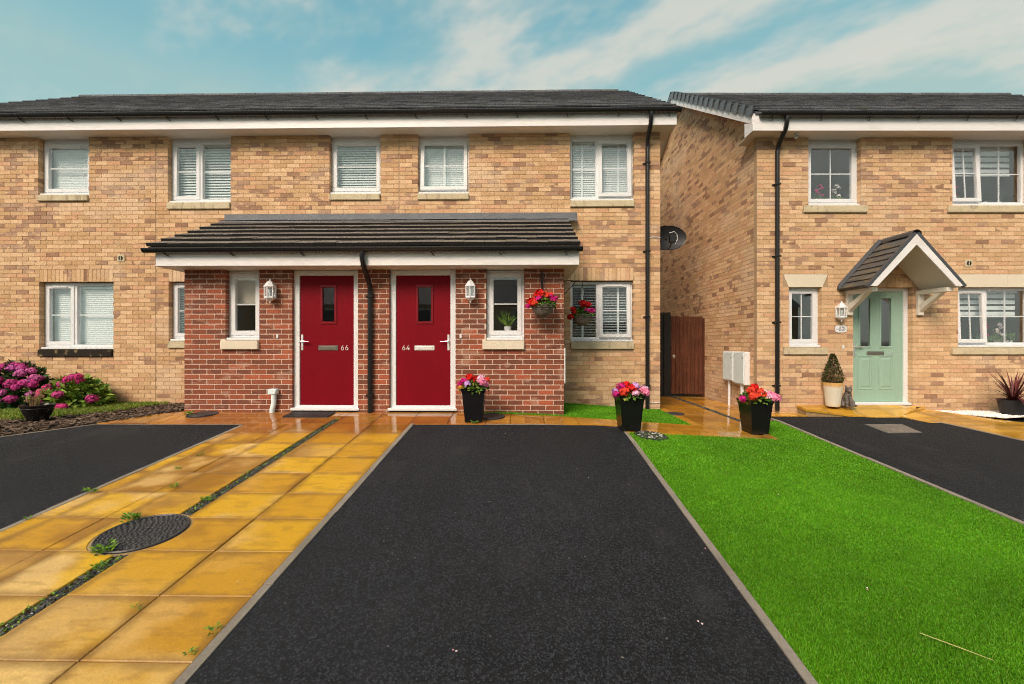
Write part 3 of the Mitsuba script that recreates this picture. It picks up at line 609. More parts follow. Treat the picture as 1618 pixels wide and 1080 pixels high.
def gutter(key, x0, x1, y, z, r=0.056, brackets=()):
    g = np.linspace(math.pi, 2*math.pi, 11); mb = MB()
    out = np.array([[y+r*math.cos(t), z+r*math.sin(t)] for t in g]); inn = np.array([[y+(r-0.006)*math.cos(t), z+(r-0.006)*math.sin(t)] for t in g])
    prof = np.vstack([out, inn[::-1]]); n = len(prof); v = np.vstack([np.column_stack([np.full(n, x), prof]) for x in (x0, x1)])
    mb.raw(v, [[k, (k+1) % n, n+(k+1) % n, n+k] for k in range(n)])
    mb.tube([[x0, y-r+0.002, z], [x1, y-r+0.002, z]], 0.006, 6)
    for x in (x0, x1):
        m = len(out); mb.raw(np.vstack([np.column_stack([np.full(m, x), out]), [[x, y, z]]]), [[k, k+1, m] for k in range(m-1)])
    k = mb.add(f'{key}__gutter', 'black_plastic', smooth=40)
    for x in brackets:
        b = MB(); pts = [[x, y+(r+0.006)*math.cos(t), z+(r+0.006)*math.sin(t)] for t in np.linspace(math.pi, 2*math.pi, 8)]
        for p_, q_ in zip(pts[:-1], pts[1:]): b.hull([[c[0]+d, c[1], c[2]] for c in (p_, q_) for d in (-0.014, 0.014)]+[[p_[0]+d, p_[1]*0.9+y*0.1, p_[2]*0.9+z*0.1] for d in (-0.014, 0.014)])
        b.tube([[x, y-0.01, z-r-0.004], [x+0.012, y+0.02, z-r-0.022], [x+0.03, y+r-0.004, z-r-0.034]], 0.008, 5); b.add(k+'__bracket', 'black_plastic')
    return k
def downpipe(parent, pts, r=0.034, clips=(), yw=0.0):
    k = MB().tube(pts, r, 14).add(f'{parent}__downpipe', 'black_plastic', smooth=45)
    for z in clips:
        x, y = pts[-1][0], pts[-1][1]; c = MB().cbox(x-r-0.010, x+r+0.010, y-r-0.008, yw, z-0.014, z+0.014, 0.004)
        c.cbox(x-r-0.035, x-r-0.004, yw-0.02, yw, z-0.012, z+0.012, 0.003); c.add(k+'__clip', 'black_plastic')
    return k
def stand(mesh_text, x, z, y, h, bsdf, key, depth=0.005):
    m = meshkit.text_mesh(mesh_text, h, depth); v = np.array(m.vertices); w = v[:, 0].max()-v[:, 0].min()
    MB().raw(np.column_stack([v[:, 0]-v[:, 0].min()+x, y-v[:, 2], v[:, 1]+z]), np.array(m.faces)).add(key, bsdf)
def handle(key, xp, xl, z0, z1, zl, y):
    mb = MB().cbox(xp-0.017, xp+0.017, y-0.010, y, z0, z1, 0.004); s = 1 if xl > xp else -1
    mb.tube([[xp, y, zl], [xp, y-0.045, zl]], 0.010, 8); mb.tube([[xp-0.004*s, y-0.048, zl], [xl, y-0.050, zl-0.003]], [0.010, 0.008], 8)
    mb.cbox(xp-0.008, xp+0.008, y-0.013, y-0.009, z0+0.035, z0+0.065, 0.002); mb.add(key, 'metal')

# ================================================================ THE TERRACE (left)
H = 'brick_terrace'; YW, YP = 8.065, 6.715; XL, XR = -11.0, 2.455; SOFF = 5.305
tag(H, 'long buff brick terrace with red brick porch and two red front doors', 'house')
#          x0      x1     sill0  sill1  top
wins = [(-8.729, -7.799, 4.155, 4.262, SOFF), (-6.348, -5.207, 3.995, 4.112, SOFF), (-3.418, -2.500, 4.140, 4.246, SOFF), (-1.833, -0.920, 4.138, 4.244, SOFF), (0.872, 1.999, 3.995, 4.105, SOFF),
        (-8.710, -7.350, 1.348, 1.474, 2.70), (-6.333, -5.208, 1.500, 1.622, 2.70), (0.882, 1.989, 1.486, 1.608, 2.70)]
holes = [(w[0], w[1], w[3], w[4]+0.01) for w in wins]
soldiers = [(w[0], w[1], 2.70, 2.925) for w in wins[5:]]
sills = [(w[0]-0.0, w[1], w[2], w[3]) for w in wins]
grooves = [(-6.577, -6.562, 0, 9), (-2.174, -2.159, 0, 9)]       # movement joints between the dwellings
inside_porch = [(-5.03, 0.634, 0, 2.62)]
wall = panel(XL, XR, 0.30, SOFF+0.02, holes, YW+0.006, YW+0.10)
wall.box(XR-0.25, XR-0.006, YW+0.10, 14.5, 0.30, 5.45); wall.box(XL+0.006, XL+0.25, YW+0.10, 14.5, 0.30, 5.45); wall.box(XL, XR, 14.25, 14.5, 0.30, 5.45)
for x in (XR-0.25, XL+0.006): wall.hull([[x+d, y, z] for d in (0, 0.244) for y, z in ((8.05, 5.45), (14.55, 5.45), (11.3, 7.62))])
wall.add(H+'__wall', 'buff_mortar')
MB().box(XL+0.26, XR-0.26, YW+0.12, 14.24, 3.05, 3.20).box(XL+0.26, XR-0.26, YW+0.12, 14.24, 0.40, 0.56).box(XL+0.26, XR-0.26, 12.0, 12.1, 0.56, 5.3).box(XL+0.26, XR-0.26, YW+0.12, 14.24, 5.33, 5.36).add(H+'__room', 'room')
edges = [XL, XR]+[e for w in wins for e in w[:2]]+[-6.577, -6.562, -2.174, -2.159]
cells = cut_rows(XL, XR, 0.30, SOFF, holes+soldiers+sills+grooves+inside_porch, XR, 0.0)
def rankL(c):
    if not c[4]: return 1e4
    x, z = (c[0]+c[1])/2, (c[2]+c[3])/2
    if x < -8.9 or (-5.4 < x < 1.0 and z < 3.9) or z < 0.6: return 1e4
    return YW-x*SP
lay_bricks(H+'__wall', cells, 0.10, YW, 'x', 'buff_brick', edges, rankL)
for (a, b, c, d) in soldiers:
    n = round((b-a)/0.075); w = (b-a)/n
    for k in range(n):
        if b < 0 and a+w*k > -5.1: continue
        o = rng.uniform(-0.0015, 0.0015); MB().box(a+w*k+0.004, a+w*(k+1)-0.004, YW+o, YW+0.10, c, d-0.004).add(H+'__wall__soldier_brick', 'buff_soldier')
rest = MB()
for (p, q_, za, zb, full) in cut_rows(YW+0.10, 14.5, 0.30, 5.40, [], YW, 0.0): rest.hexa(brick_hexa(p, q_, za, zb, 0.05, XR, 'y+', [YW+0.10]))
rest.add(H+'__wall__flank_brick', 'buff_brick_flank', kind='stuff')
for i, w in enumerate(wins):
    s_ = sill(H, w[0], w[1], w[2], w[3], YW, 'mossy_stone' if i == 5 else 'sill_stone')
    if i == 5: labels[s_] = {'label': 'dark mossy window sill'}
YF = YW+0.098
S = 'sash'; Fx = 'fixed'
lay = [[(0, 1, S, 0, 1, 0)], [(0, 0.47, S, 0, 1, 0), (0.47, 1, Fx, 0, 1, 0)], [(0, 1, S, 0, 1, 0)], [(0, 1, S, 1, 1, 3.0)], [(0, 0.43, Fx, 0, 1, 0), (0.43, 1, S, 0, 1, 3.5)],
       [(0, 0.42, S, 0, 1, 0), (0.42, 1, Fx, 0, 1, 0)], [(0, 0.47, S, 0, 1, 0), (0.47, 1, Fx, 0, 1, 0)], [(0, 0.44, Fx, 0, 1, 0), (0.44, 1, S, 0, 1, 3.0)]]
for w, l in zip(wins, lay): window(H, w[0], w[1], w[3]+0.006, w[4]-0.045 if w[4] > 5 else w[4]-0.012, YF, l)
hd = MB()
for w in wins[:5]: hd.box(w[0], w[1], YF+0.01, YF+0.06, SOFF-0.046, SOFF+0.01)
hd.add(H+'__head_trim', 'white_plastic')
bl = [('closed slim white slatted blind in the far left upstairs window', 0.030, 0.034, 76, 0), ('half open white slatted blind in the second upstairs window', 0.050, 0.051, 52, 0),
      ('white slatted blind in the small upstairs window above the left porch door', 0.044, 0.046, 55, 0), ('white taped slatted blind in the upstairs window with the cross bars', 0.034, 0.040, 74, 1),
      ('white taped slatted blind in the upstairs window beside the downpipe', 0.040, 0.044, 66, 2), ('white slatted blind in the ground floor window above the hydrangeas', 0.036, 0.038, 70, 0),
      ('white slatted blind in the window half hidden by the porch', 0.045, 0.045, 25, 0), ('open white taped blind in the ground floor window behind the hanging basket', 0.048, 0.044, 16, 2)]
for w, (lab, pt, wd, an, tp) in zip(wins, bl):
    slat_blind(lab, w[0]+0.07, w[1]-0.07, w[3]+0.05, w[4]-0.07, YF+0.115, pt, wd, an, tp)

# eaves, roof
MB().cbox(XL-0.2, 2.649, 7.775, 7.795, 5.297, 5.575, 0.004).add(H+'__fascia', 'white_board')
MB().box(XL-0.2, 2.649, 7.796, YW+0.35, SOFF, SOFF+0.012).add(H+'__soffit', 'soffit_board')
gutter(H, XL-0.25, 2.70, 7.715, 5.538, 0.058, brackets=np.arange(-10.4, 2.6, 0.86))
ey, ez, ry, rz = 7.725, 5.585, 11.30, 7.80
deck = MB().hexa([[XL-0.1, ey, ez-0.03], [2.60, ey, ez-0.03], [2.60, ry, rz-0.03], [XL-0.1, ry, rz-0.03], [XL-0.1, ey, ez], [2.60, ey, ez], [2.60, ry, rz], [XL-0.1, ry, rz]])
deck.hexa([[XL-0.1, ry, rz-0.031], [2.60, ry, rz-0.031], [2.60, 2*ry-ey, ez-0.031], [XL-0.1, 2*ry-ey, ez-0.031], [XL-0.1, ry, rz-0.001], [2.60, ry, rz-0.001], [2.60, 2*ry-ey, ez-0.001], [XL-0.1, 2*ry-ey, ez-0.001]])
deck.add(H+'__roof', 'roof_tile')
roof_tiles(H+'__roof', XL-0.10, 2.62, ey, ez, ry, rz, 0.30, 0.325, 'roof_tile', 300, 0.026)
for a in np.arange(XL-0.1, 2.4, 0.45):
    b = min(a+0.45, 2.62); g = np.linspace(-0.2, math.pi+0.2, 9); ex = rng.uniform(-0.003, 0.003)
    v = np.vstack([[[x, ry+0.10*math.cos(t), rz-0.035+ex+0.085*math.sin(t)] for t in g] for x in (a+0.004, b-0.004)]); n = len(g)
    MB().raw(v, [[k, k+1, n+k+1, n+k] for k in range(n-1)]+[[k, n+k, n+k+1, k+1] for k in range(0)] or [[0, 0, 0, 0]]).add(H+'__roof__ridge_tile', 'roof_tile', smooth=50)
for x in (2.455, XL-0.19):                     # boxed verge
    MB().hexa([[x, 7.80, 5.40], [x+0.17, 7.80, 5.40], [x+0.17, ry, rz-0.22], [x, ry, rz-0.22], [x, 7.80, 5.565], [x+0.17, 7.80, 5.565], [x+0.17, ry, rz-0.045], [x, ry, rz-0.045]]).add(H+'__verge_board', 'white_board')
downpipe(H, [[2.20, 7.715, 5.52], [2.20, 7.715, 5.42], [2.205, 7.78, 5.30], [2.215, 7.98, 5.13], [2.22, 8.02, 5.0], [2.22, 8.02, 0.42]], 0.036, clips=(4.75, 3.2, 2.05, 0.85), yw=YW)
def air_vent(parent, x, z, y):
    k = MB().cbox(x-0.07, x+0.07, y-0.012, y, z-0.065, z+0.065, 0.005).add(parent+'__air_vent', 'sill_stone')
    m = MB(); g = np.linspace(0, 2*np.pi, 17); m.tube([[x+0.036*math.cos(t), y-0.014, z+0.036*math.sin(t)] for t in g], 0.006, 5)
    m.raw([[x, y-0.0135, z]]+[[x+0.036*math.cos(t), y-0.0135, z+0.036*math.sin(t)] for t in g], [[0, q+1, q+2] for q in range(16)]); m.add(k+'__grille', 'matt_black')
    MB().box(x-0.006, x+0.006, y-0.020, y-0.0145, z-0.036, z+0.036).add(k+'__fin', 'sill_stone')
air_vent(H, -7.20, 3.12, YW)

# ---- the porch
PX0, PX1, PS = -5.032, 0.636, 2.69
pw = [(-4.41, -3.90, 1.50, 1.632), (-0.508, 0.052, 1.50, 1.632)]; pd = [(-3.406, -2.417), (-1.951, -0.964)]
ph = [(a, b, d, PS+0.01) for a, b, c, d in pw]+[(a, b, 0.2, PS+0.01) for a, b in pd]; psill = [(a-0.055, b, c, d) for a, b, c, d in pw]
pm = panel(PX0, PX1, 0.30, PS, ph, YP+0.004, YP+0.10)
pm.box(PX0+0.007, PX0+0.22, YP+0.10, YW, 0.30, PS); pm.box(PX1-0.22, PX1-0.007, YP+0.10, YW, 0.30, PS); pm.add(H+'__porch_wall', 'pale_mortar')
MB().box(PX0+0.23, PX1-0.23, YP+0.12, YW-0.01, 0.5, 0.57).box(PX0+0.23, PX1-0.23, YW-0.03, YW-0.005, 0.57, 2.6).box(-2.25, -2.13, YP+0.12, YW-0.03, 0.57, 2.6).add(H+'__porch_room', 'room')
JOINT = 0.0058
pc = cut_rows(PX0, PX1, 0.30, PS, ph+psill, PX0, 0.003); pe = [PX0, PX1]+[e for h in ph for e in h[:2]]
lay_bricks(H+'__porch_wall', pc, 0.10, YP, 'x', 'red_brick', pe, lambda c: 1e4 if c[2] < 0.45 else (-(c[1]-c[0]) if True else 0), 300)
side = MB()
for x, ax in ((PX0, 'y-'), (PX1, 'y+')):
    for (p, q_, za, zb, full) in cut_rows(YP+0.10, YW, 0.30, PS, [], YP, 0.003): side.hexa(brick_hexa(p, q_, za, zb, 0.05, x, ax, [YP+0.10, YW]))
side.add(H+'__porch_wall__flank_brick', 'red_brick', kind='stuff'); JOINT = 0.004
for a, b, c, d in psill: MB().cbox(a, b, YP-0.05, YP+0.09, c, d, 0.008).add(H+'__sill', 'pale_stone')
YG = YP+0.085
for a, b, c, d in pw: window(H, a, b, d+0.006, PS-0.012, YG, [(0, 1, S, 0, 1, 0)], vent=False)
MB().cbox(-5.224, 0.821, 6.410, 6.430, 2.694, 2.945, 0.004).add(H+'__porch_fascia', 'white_board')
MB().box(-5.224, 0.821, 6.431, YP+0.30, PS, PS+0.012).box(-5.224, PX0, YP+0.30, YW-0.002, PS, PS+0.012).box(PX1, 0.821, YP+0.30, YW-0.002, PS, PS+0.012).add(H+'__porch_soffit', 'soffit_board')
for x in (-5.224, 0.803):
    MB().hexa([[x, 6.431, 2.703], [x+0.018, 6.431, 2.703], [x+0.018, YW-0.002, 2.703], [x, YW-0.002, 2.703], [x, 6.431, 2.94], [x+0.018, 6.431, 2.94], [x+0.018, YW-0.002, 3.70], [x, YW-0.002, 3.70]]).add(H+'__porch_fascia', 'white_board')
gutter(H, -5.34, 0.86, 6.345, 2.925, 0.056, brackets=(-5.05, -4.1, -3.1, -1.25, -0.3, 0.62))
py0, pz0, py1, pz1 = 6.36, 2.955, YW, 3.755
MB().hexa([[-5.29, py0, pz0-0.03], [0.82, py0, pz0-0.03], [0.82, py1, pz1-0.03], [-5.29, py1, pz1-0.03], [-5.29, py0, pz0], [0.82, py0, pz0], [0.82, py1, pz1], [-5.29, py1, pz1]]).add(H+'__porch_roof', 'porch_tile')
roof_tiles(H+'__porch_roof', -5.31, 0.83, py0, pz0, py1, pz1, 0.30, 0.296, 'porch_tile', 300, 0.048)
fl = [-5.31, -4.1, -2.7, -1.3, 0.0, 0.96]
for a, b in zip(fl[:-1], fl[1:]):
    e = rng.uniform(0, 0.004)
    MB().box(a, b+0.03, YW-0.008-e, YW-0.002, 3.765, 3.90).hexa([[a, 7.90, 3.715-e], [b+0.03, 7.90, 3.715-e], [b+0.03, YW-0.009-e, 3.775], [a, YW-0.009-e, 3.775], [a, 7.90, 3.724+e], [b+0.03, 7.90, 3.724+e], [b+0.03, YW-0.009-e, 3.79], [a, YW-0.009-e, 3.79]]).add(H+'__porch_roof__flashing', 'lead')
downpipe(H, [[-2.225, 6.345, 2.90], [-2.225, 6.345, 2.78], [-2.222, 6.39, 2.69], [-2.222, 6.60, 2.50], [-2.222, 6.665, 2.42], [-2.222, 6.668, 2.30], [-2.222, 6.668, 0.56]], 0.036, clips=(2.28, 0.82), yw=YP)
MB().cbox(PX1, PX1+0.022, YP+0.01, YP+0.032, 1.0, 1.52, 0.003).add(H+'__cable_trunking', 'white_plastic')
MB().tube([[2.25, YW-0.012, 3.45], [2.35, YW-0.014, 3.455], [2.46, YW-0.012, 3.45]], 0.006, 5).add(H+'__cable', 'white_plastic')
MB().tube([[2.26, YW-0.012, 0.56], [2.32, YW-0.014, 0.535], [2.45, YW-0.012, 0.54]], 0.007, 5).add(H+'__cable', 'white_plastic')
for x in (-0.887, -3.625): MB().cbox(x-0.016, x+0.016, YP-0.012, YP, 1.665, 1.725, 0.004).add(H+'__doorbell', 'white_plastic')
pipe = MB().cbox(-3.725, -3.60, YP-0.10, YP, 0.835, 0.915, 0.01); pipe.tube([[-3.655, YP-0.05, 0.84], [-3.655, YP-0.05, 0.70], [-3.67, YP-0.06, 0.62], [-3.675, YP-0.06, 0.56]], 0.036, 14)
pk = pipe.add(H+'__waste_pipe', 'blind', smooth=40); labels[pk] = {'label': 'grey plastic waste pipe stub at the foot of the porch wall'}

def red_door(x0, x1, hinge, number, xn, xlb, xg):
    yl = YP+0.075; z0 = 0.60; ztop = PS-0.008
    fr = MB().cbox(x0, x0+0.085, YP+0.055, YP+0.12, z0, ztop, 0.005).cbox(x1-0.085, x1, YP+0.055, YP+0.12, z0, ztop, 0.005).cbox(x0+0.085, x1-0.085, YP+0.055, YP+0.12, ztop-0.075, ztop, 0.005)
    fr.cbox(x0-0.02, x1+0.02, YP-0.02, YP+0.12, z0-0.01, z0+0.030, 0.006).cbox(x0+0.085, x1-0.085, YP+0.05, YP+0.12, z0+0.03, z0+0.062, 0.004).add(H+'__door_frame', 'white_plastic')
    a, b, c, d = x0+0.088, x1-0.088, z0+0.066, ztop-0.078; g0, g1, h0, h1 = xg[0]+0.028, xg[1]-0.028, 1.915, 2.435
    leaf = panel(a, b, c, d, [(g0, g1, h0, h1)], yl, yl+0.045); k = leaf.add(H+'__door', 'red_door')
    t = MB(); w = 0.034
    for (p, q_, r_, s_) in ((g0-w, g1+w, h0-w, h0+0.004), (g0-w, g1+w, h1-0.004, h1+w), (g0-w, g0+0.004, h0+0.004, h1-0.004), (g1-0.004, g1+w, h0+0.004, h1-0.004)): t.cbox(p, q_, yl-0.014, yl+0.01, r_, s_, 0.005)
    t.add(k+'__glazing_trim', 'red_trim'); MB().quad([g0, yl+0.012, h0], [g1, yl+0.012, h0], [g1, yl+0.012, h1], [g0, yl+0.012, h1]).add(k+'__pane', 'glass')
    if hinge == 'right': handle(k+'__handle', x0+0.118, x0+0.235, 1.485, 1.722, 1.62, yl)
    else: handle(k+'__handle', x1-0.118, x1-0.235, 1.485, 1.722, 1.62, yl)
    MB().cbox(xlb[0], xlb[1], yl-0.012, yl, 1.484, 1.560, 0.005).cbox(xlb[0]+0.025, xlb[1]-0.025, yl-0.018, yl-0.011, 1.500, 1.545, 0.004).add(k+'__letterbox', 'metal' if number == '64' else 'dull_metal')
    stand(number, xn, 1.488, yl-0.001, 0.072, 'metal', k+'__house_number')
    return k
red_door(-3.406, -2.417, 'right', '66', -2.70, (-3.044, -2.743), (-3.008, -2.768))
red_door(-1.951, -0.964, 'left', '64', -1.775, (-1.593, -1.289), (-1.564, -1.310))

# ================================================================ THE RIGHT HOUSE
FRAME = 'R'
G = 'brick_house'; RW, RX0, RX1 = 7.95, 4.279, 12.6; RS = 5.18; ZO = 0.021
tag(G, 'buff brick house on the right with pale green front door under a gabled canopy', 'house')
rw = [(5.181, 6.101, 3.870, 3.990, RS), (7.696, 9.05, 3.870, 3.990, RS), (4.843, 5.410, 1.392, 1.512, 2.571), (7.795, 9.15, 1.392, 1.512, 2.571)]
rd = (5.96, 7.0)
rh = [(w[0], w[1], w[3], w[4]+0.01) for w in rw]+[(rd[0], rd[1], 0.2, 2.571)]
lint = [(4.74, 5.517, 2.571, 2.796), (7.775, 9.6, 2.571, 2.796)]
rsill = [(5.085, 6.195, 3.870, 3.990), (7.60, 9.2, 3.870, 3.990), (4.738, 5.505, 1.392, 1.512), (7.674, 9.3, 1.392, 1.512)]
rsold = (5.96, 7.0, 2.571, 2.796)
w_ = panel(RX0, RX1, 0.2, RS+0.02, rh, RW+0.006, RW+0.10)
ry2, rz2, ey2, ez2 = 11.60, 7.90, 7.64, 5.475
def rz_at(y): return ez2+(rz2-ez2)*(y-ey2)/(ry2-ey2) if y <= ry2 else ez2+(rz2-ez2)*(2*ry2-ey2-y)/(ry2-ey2)
w_.hull([[RX0+0.006+d, y, z] for d in (0, 0.2) for y, z in ((RW+0.10, 0.2), (15.25, 0.2), (15.25, rz_at(15.25)-0.06), (ry2, rz2-0.06), (RW+0.10, rz_at(RW+0.1)-0.06))])
w_.box(RX0, RX1, 15.05, 15.25, 0.2, 5.5); w_.box(RX1-0.2, RX1, RW+0.1, 15.05, 0.2, 5.5); w_.add(G+'__wall', 'buff_mortar')
MB().box(RX0+0.25, RX1-0.22, RW+0.12, 15.0, 3.0, 3.12).box(RX0+0.25, RX1-0.22, RW+0.12, 15.0, 0.3, 0.5).box(RX0+0.25, RX1-0.22, 11.5, 11.6, 0.5, 5.2).box(RX0+0.25, RX1-0.22, RW+0.12, 15.0, 5.22, 5.25).add(G+'__room', 'room')
redge = [RX0, RX1]+[e for h in rh for e in h[:2]]
rc = cut_rows(RX0, RX1, 0.2, RS, rh+lint+rsill+[rsold], RX0, ZO)
lay_bricks(G+'__wall', rc, 0.10, RW, 'x', 'buff_brick_right', redge, lambda c: 1e4 if (not c[4] or c[1] > 8.95 or c[2] < 0.5) else abs((c[0]+c[1])/2-6.3)*0.2+abs(c[2]-2.6), 300)
sc = []
for c in cut_rows(RW+0.10, 15.25, 0.2, 7.85, [], RW, ZO):
    top = min(rz_at(c[0]), rz_at(c[1]))-0.07
    if c[2]+0.02 < top: sc.append((c[0], c[1], c[2], min(c[3], top), c[4]))
lay_bricks(G+'__side_wall', sc, 0.06, RX0, 'y-', 'buff_brick_side', [RW+0.10], lambda c: c[0] if (c[2] > 0.45 and c[1]-c[0] > 0.1) else 1e4, 300)
n = 14
for k in range(n):
    a = rsold[0]+(rsold[1]-rsold[0])*k/n; b = rsold[0]+(rsold[1]-rsold[0])*(k+1)/n; MB().box(a+0.004, b-0.004, RW+rng.uniform(-0.001, 0.001), RW+0.10, rsold[2], rsold[3]-0.004).add(G+'__wall__soldier_brick', 'buff_brick_right')
MB().hull([[x, y, z] for y in (RW-0.004, RW+0.09) for x, z in ((4.832, 2.571), (5.420, 2.571), (5.515, 2.793), (4.742, 2.793))]).add(G+'__lintel', 'pale_stone')
MB().hull([[x, y, z] for y in (RW-0.004, RW+0.09) for x, z in ((7.785, 2.571), (8.645, 2.571), (8.645, 2.793), (7.779, 2.793))]).add(G+'__lintel', 'pale_stone')
MB().hull([[x, y, z] for y in (RW-0.004, RW+0.09) for x, z in ((8.649, 2.571), (9.5, 2.571), (9.58, 2.793), (8.649, 2.793))]).add(G+'__lintel', 'pale_stone')
for (a, b, c, d), j in zip(rsill, (None, 8.60, None, 8.62)): sill(G, a, b, c, d, RW, joint=j)
RF = RW+0.098
window(G, rw[0][0], rw[0][1], 3.996, RS-0.045, RF, [(0, 1, S, 1, 1, 0)])
window(G, rw[1][0], rw[1][1], 3.996, RS-0.045, RF, [(0, 0.41, S, 1, 1, 3.0), (0.41, 1, Fx, 1, 1, 0)])
window(G, rw[2][0], rw[2][1], 1.518, 2.565, RF, [(0, 1, S, 1, 1, 0)], vent=False)
window(G, rw[3][0], rw[3][1], 1.518, 2.565, RF, [(0, 0.42, S, 1, 1, 2.5), (0.42, 1, Fx, 1, 1, 0)])
MB().box(rw[0][0], rw[0][1], RF+0.01, RF+0.06, RS-0.046, RS+0.01).box(rw[1][0], rw[1][1], RF+0.01, RF+0.06, RS-0.046, RS+0.01).add(G+'__head_trim', 'white_plastic')
def zebra(label, x0, x1, z0, z1, y):
    t = uniq('zebra_blind'); tag(t, label, 'window blind'); MB().box(x0, x1, y-0.03, y+0.03, z1-0.06, z1).add(t+'__cassette', 'blind')
    z = z1-0.08
    while z-0.07 > z0: MB().box(x0, x1, y-0.001, y+0.001, z-0.07, z).add(t+'__band', 'blind'); z -= 0.105
    MB().box(x0, x1, y-0.012, y+0.012, z0-0.02, z0).add(t+'__bottom_bar', 'blind')
zebra('white banded blind pulled halfway down in the right upstairs window', 7.77, 8.98, 4.62, 5.12, RF+0.17)
zebra('white banded blind pulled halfway down in the right ground floor window', 7.87, 9.08, 2.08, 2.55, RF+0.17)

# green door
yl = RW+0.115; x0, x1 = rd; ztop = 2.565
fr = MB().cbox(x0, x0+0.07, RW+0.095, RW+0.17, 0.515, ztop, 0.005).cbox(x1-0.075, x1, RW+0.095, RW+0.17, 0.515, ztop, 0.005).cbox(x0+0.07, x1-0.075, RW+0.095, RW+0.17, ztop-0.06, ztop, 0.005)
fr.cbox(x0, x1, RW+0.02, RW+0.17, 0.500, 0.545, 0.006); fr.add(G+'__door_frame', 'white_plastic')
a, b, c, d = x0+0.072, x1-0.077, 0.55, ztop-0.063
GA = [(6.165, 6.345, 1.535, 2.385), (6.535, 6.715, 1.535, 2.385)]; DP = [(6.145, 6.365, 0.79, 1.345), (6.515, 6.735, 0.79, 1.345)]
k = panel(a, b, c, d, GA, yl, yl+0.045).add(G+'__door', 'green_door')
for (p, q_, r_, s_) in GA:
    t = MB(); w = 0.030
    for B in ((p-w, q_+w, r_-w, r_+0.004), (p-w, q_+w, s_-0.004, s_+w), (p-w, p+0.004, r_+0.004, s_-0.004), (q_-0.004, q_+w, r_+0.004, s_-0.004)): t.cbox(B[0], B[1], yl-0.012, yl+0.008, B[2], B[3], 0.005)
    t.add(k+'__glazing_trim', 'green_door'); MB().quad([p, yl+0.012, r_], [q_, yl+0.012, r_], [q_, yl+0.012, s_], [p, yl+0.012, s_]).add(k+'__pane', 'glass')
for (p, q_, r_, s_) in DP:
    t = MB(); w = 0.022
    for B in ((p-w, q_+w, r_-w, r_), (p-w, q_+w, s_, s_+w), (p-w, p, r_, s_), (q_, q_+w, r_, s_)): t.cbox(B[0], B[1], yl-0.010, yl+0.004, B[2], B[3], 0.006)
    t.hull([[x, y, z] for x, z, y in ((p+0.02, r_+0.02, yl), (q_-0.02, r_+0.02, yl), (q_-0.02, s_-0.02, yl), (p+0.02, s_-0.02, yl), (p+0.045, r_+0.045, yl-0.009), (q_-0.045, r_+0.045, yl-0.009), (q_-0.045, s_-0.045, yl-0.009), (p+0.045, s_-0.045, yl-0.009))])
    t.add(k+'__panel', 'green_door')
handle(k+'__handle', a+0.035, a+0.16, 1.36, 1.60, 1.53, yl)
MB().cbox(6.285, 6.59, yl-0.012, yl, 1.378, 1.445, 0.005).cbox(6.31, 6.565, yl-0.018, yl-0.011, 1.392, 1.431, 0.004).add(k+'__letterbox', 'dull_metal')
stand('62', 6.645, 1.372, yl-0.001, 0.070, 'metal', k+'__house_number')
MB().cbox(5.767, 5.799, RW-0.012, RW, 1.492, 1.552, 0.004).add(G+'__doorbell', 'white_plastic')
air_vent(G, 7.972, 2.985, RW)

# eaves and roof
MB().cbox(4.075, RX1+0.2, 7.67, 7.69, 5.172, 5.465, 0.004).add(G+'__fascia', 'white_board')
MB().box(4.10, RX1+0.2, 7.691, RW+0.35, RS, RS+0.012).add(G+'__soffit', 'soffit_board')
gutter(G, 4.16, RX1+0.2, 7.610, 5.435, 0.058, brackets=np.arange(4.35, 12.4, 0.82))
dk = MB().hexa([[4.09, ey2, ez2-0.03], [RX1, ey2, ez2-0.03], [RX1, ry2, rz2-0.03], [4.09, ry2, rz2-0.03], [4.09, ey2, ez2], [RX1, ey2, ez2], [RX1, ry2, rz2], [4.09, ry2, rz2]])
by, bz = 2*ry2-ey2, ez2
dk.hexa([[4.09, ry2, rz2-0.031], [RX1, ry2, rz2-0.031], [RX1, by, bz-0.031], [4.09, by, bz-0.031], [4.09, ry2, rz2-0.001], [RX1, ry2, rz2-0.001], [RX1, by, bz-0.001], [4.09, by, bz-0.001]]); dk.add(G+'__roof', 'roof_tile')
roof_tiles(G+'__roof', 4.15, RX1, ey2, ez2, ry2, rz2, 0.30, 0.325, 'roof_tile', 300, 0.026)
for a_ in np.arange(4.08, 12.4, 0.45):
    b_ = a_+0.45; g = np.linspace(-0.2, math.pi+0.2, 9); e = rng.uniform(-0.003, 0.003)
    v = np.vstack([[[x, ry2+0.10*math.cos(t), rz2-0.035+e+0.085*math.sin(t)] for t in g] for x in (a_+0.004, b_-0.004)]); n = len(g)
    MB().raw(v, [[q_, q_+1, n+q_+1, n+q_] for q_ in range(n-1)]).add(G+'__roof__ridge_tile', 'roof_tile', smooth=50)
sy, sz = (ry2-ey2), (rz2-ez2); L = math.hypot(sy, sz); sy, sz = sy/L, sz/L
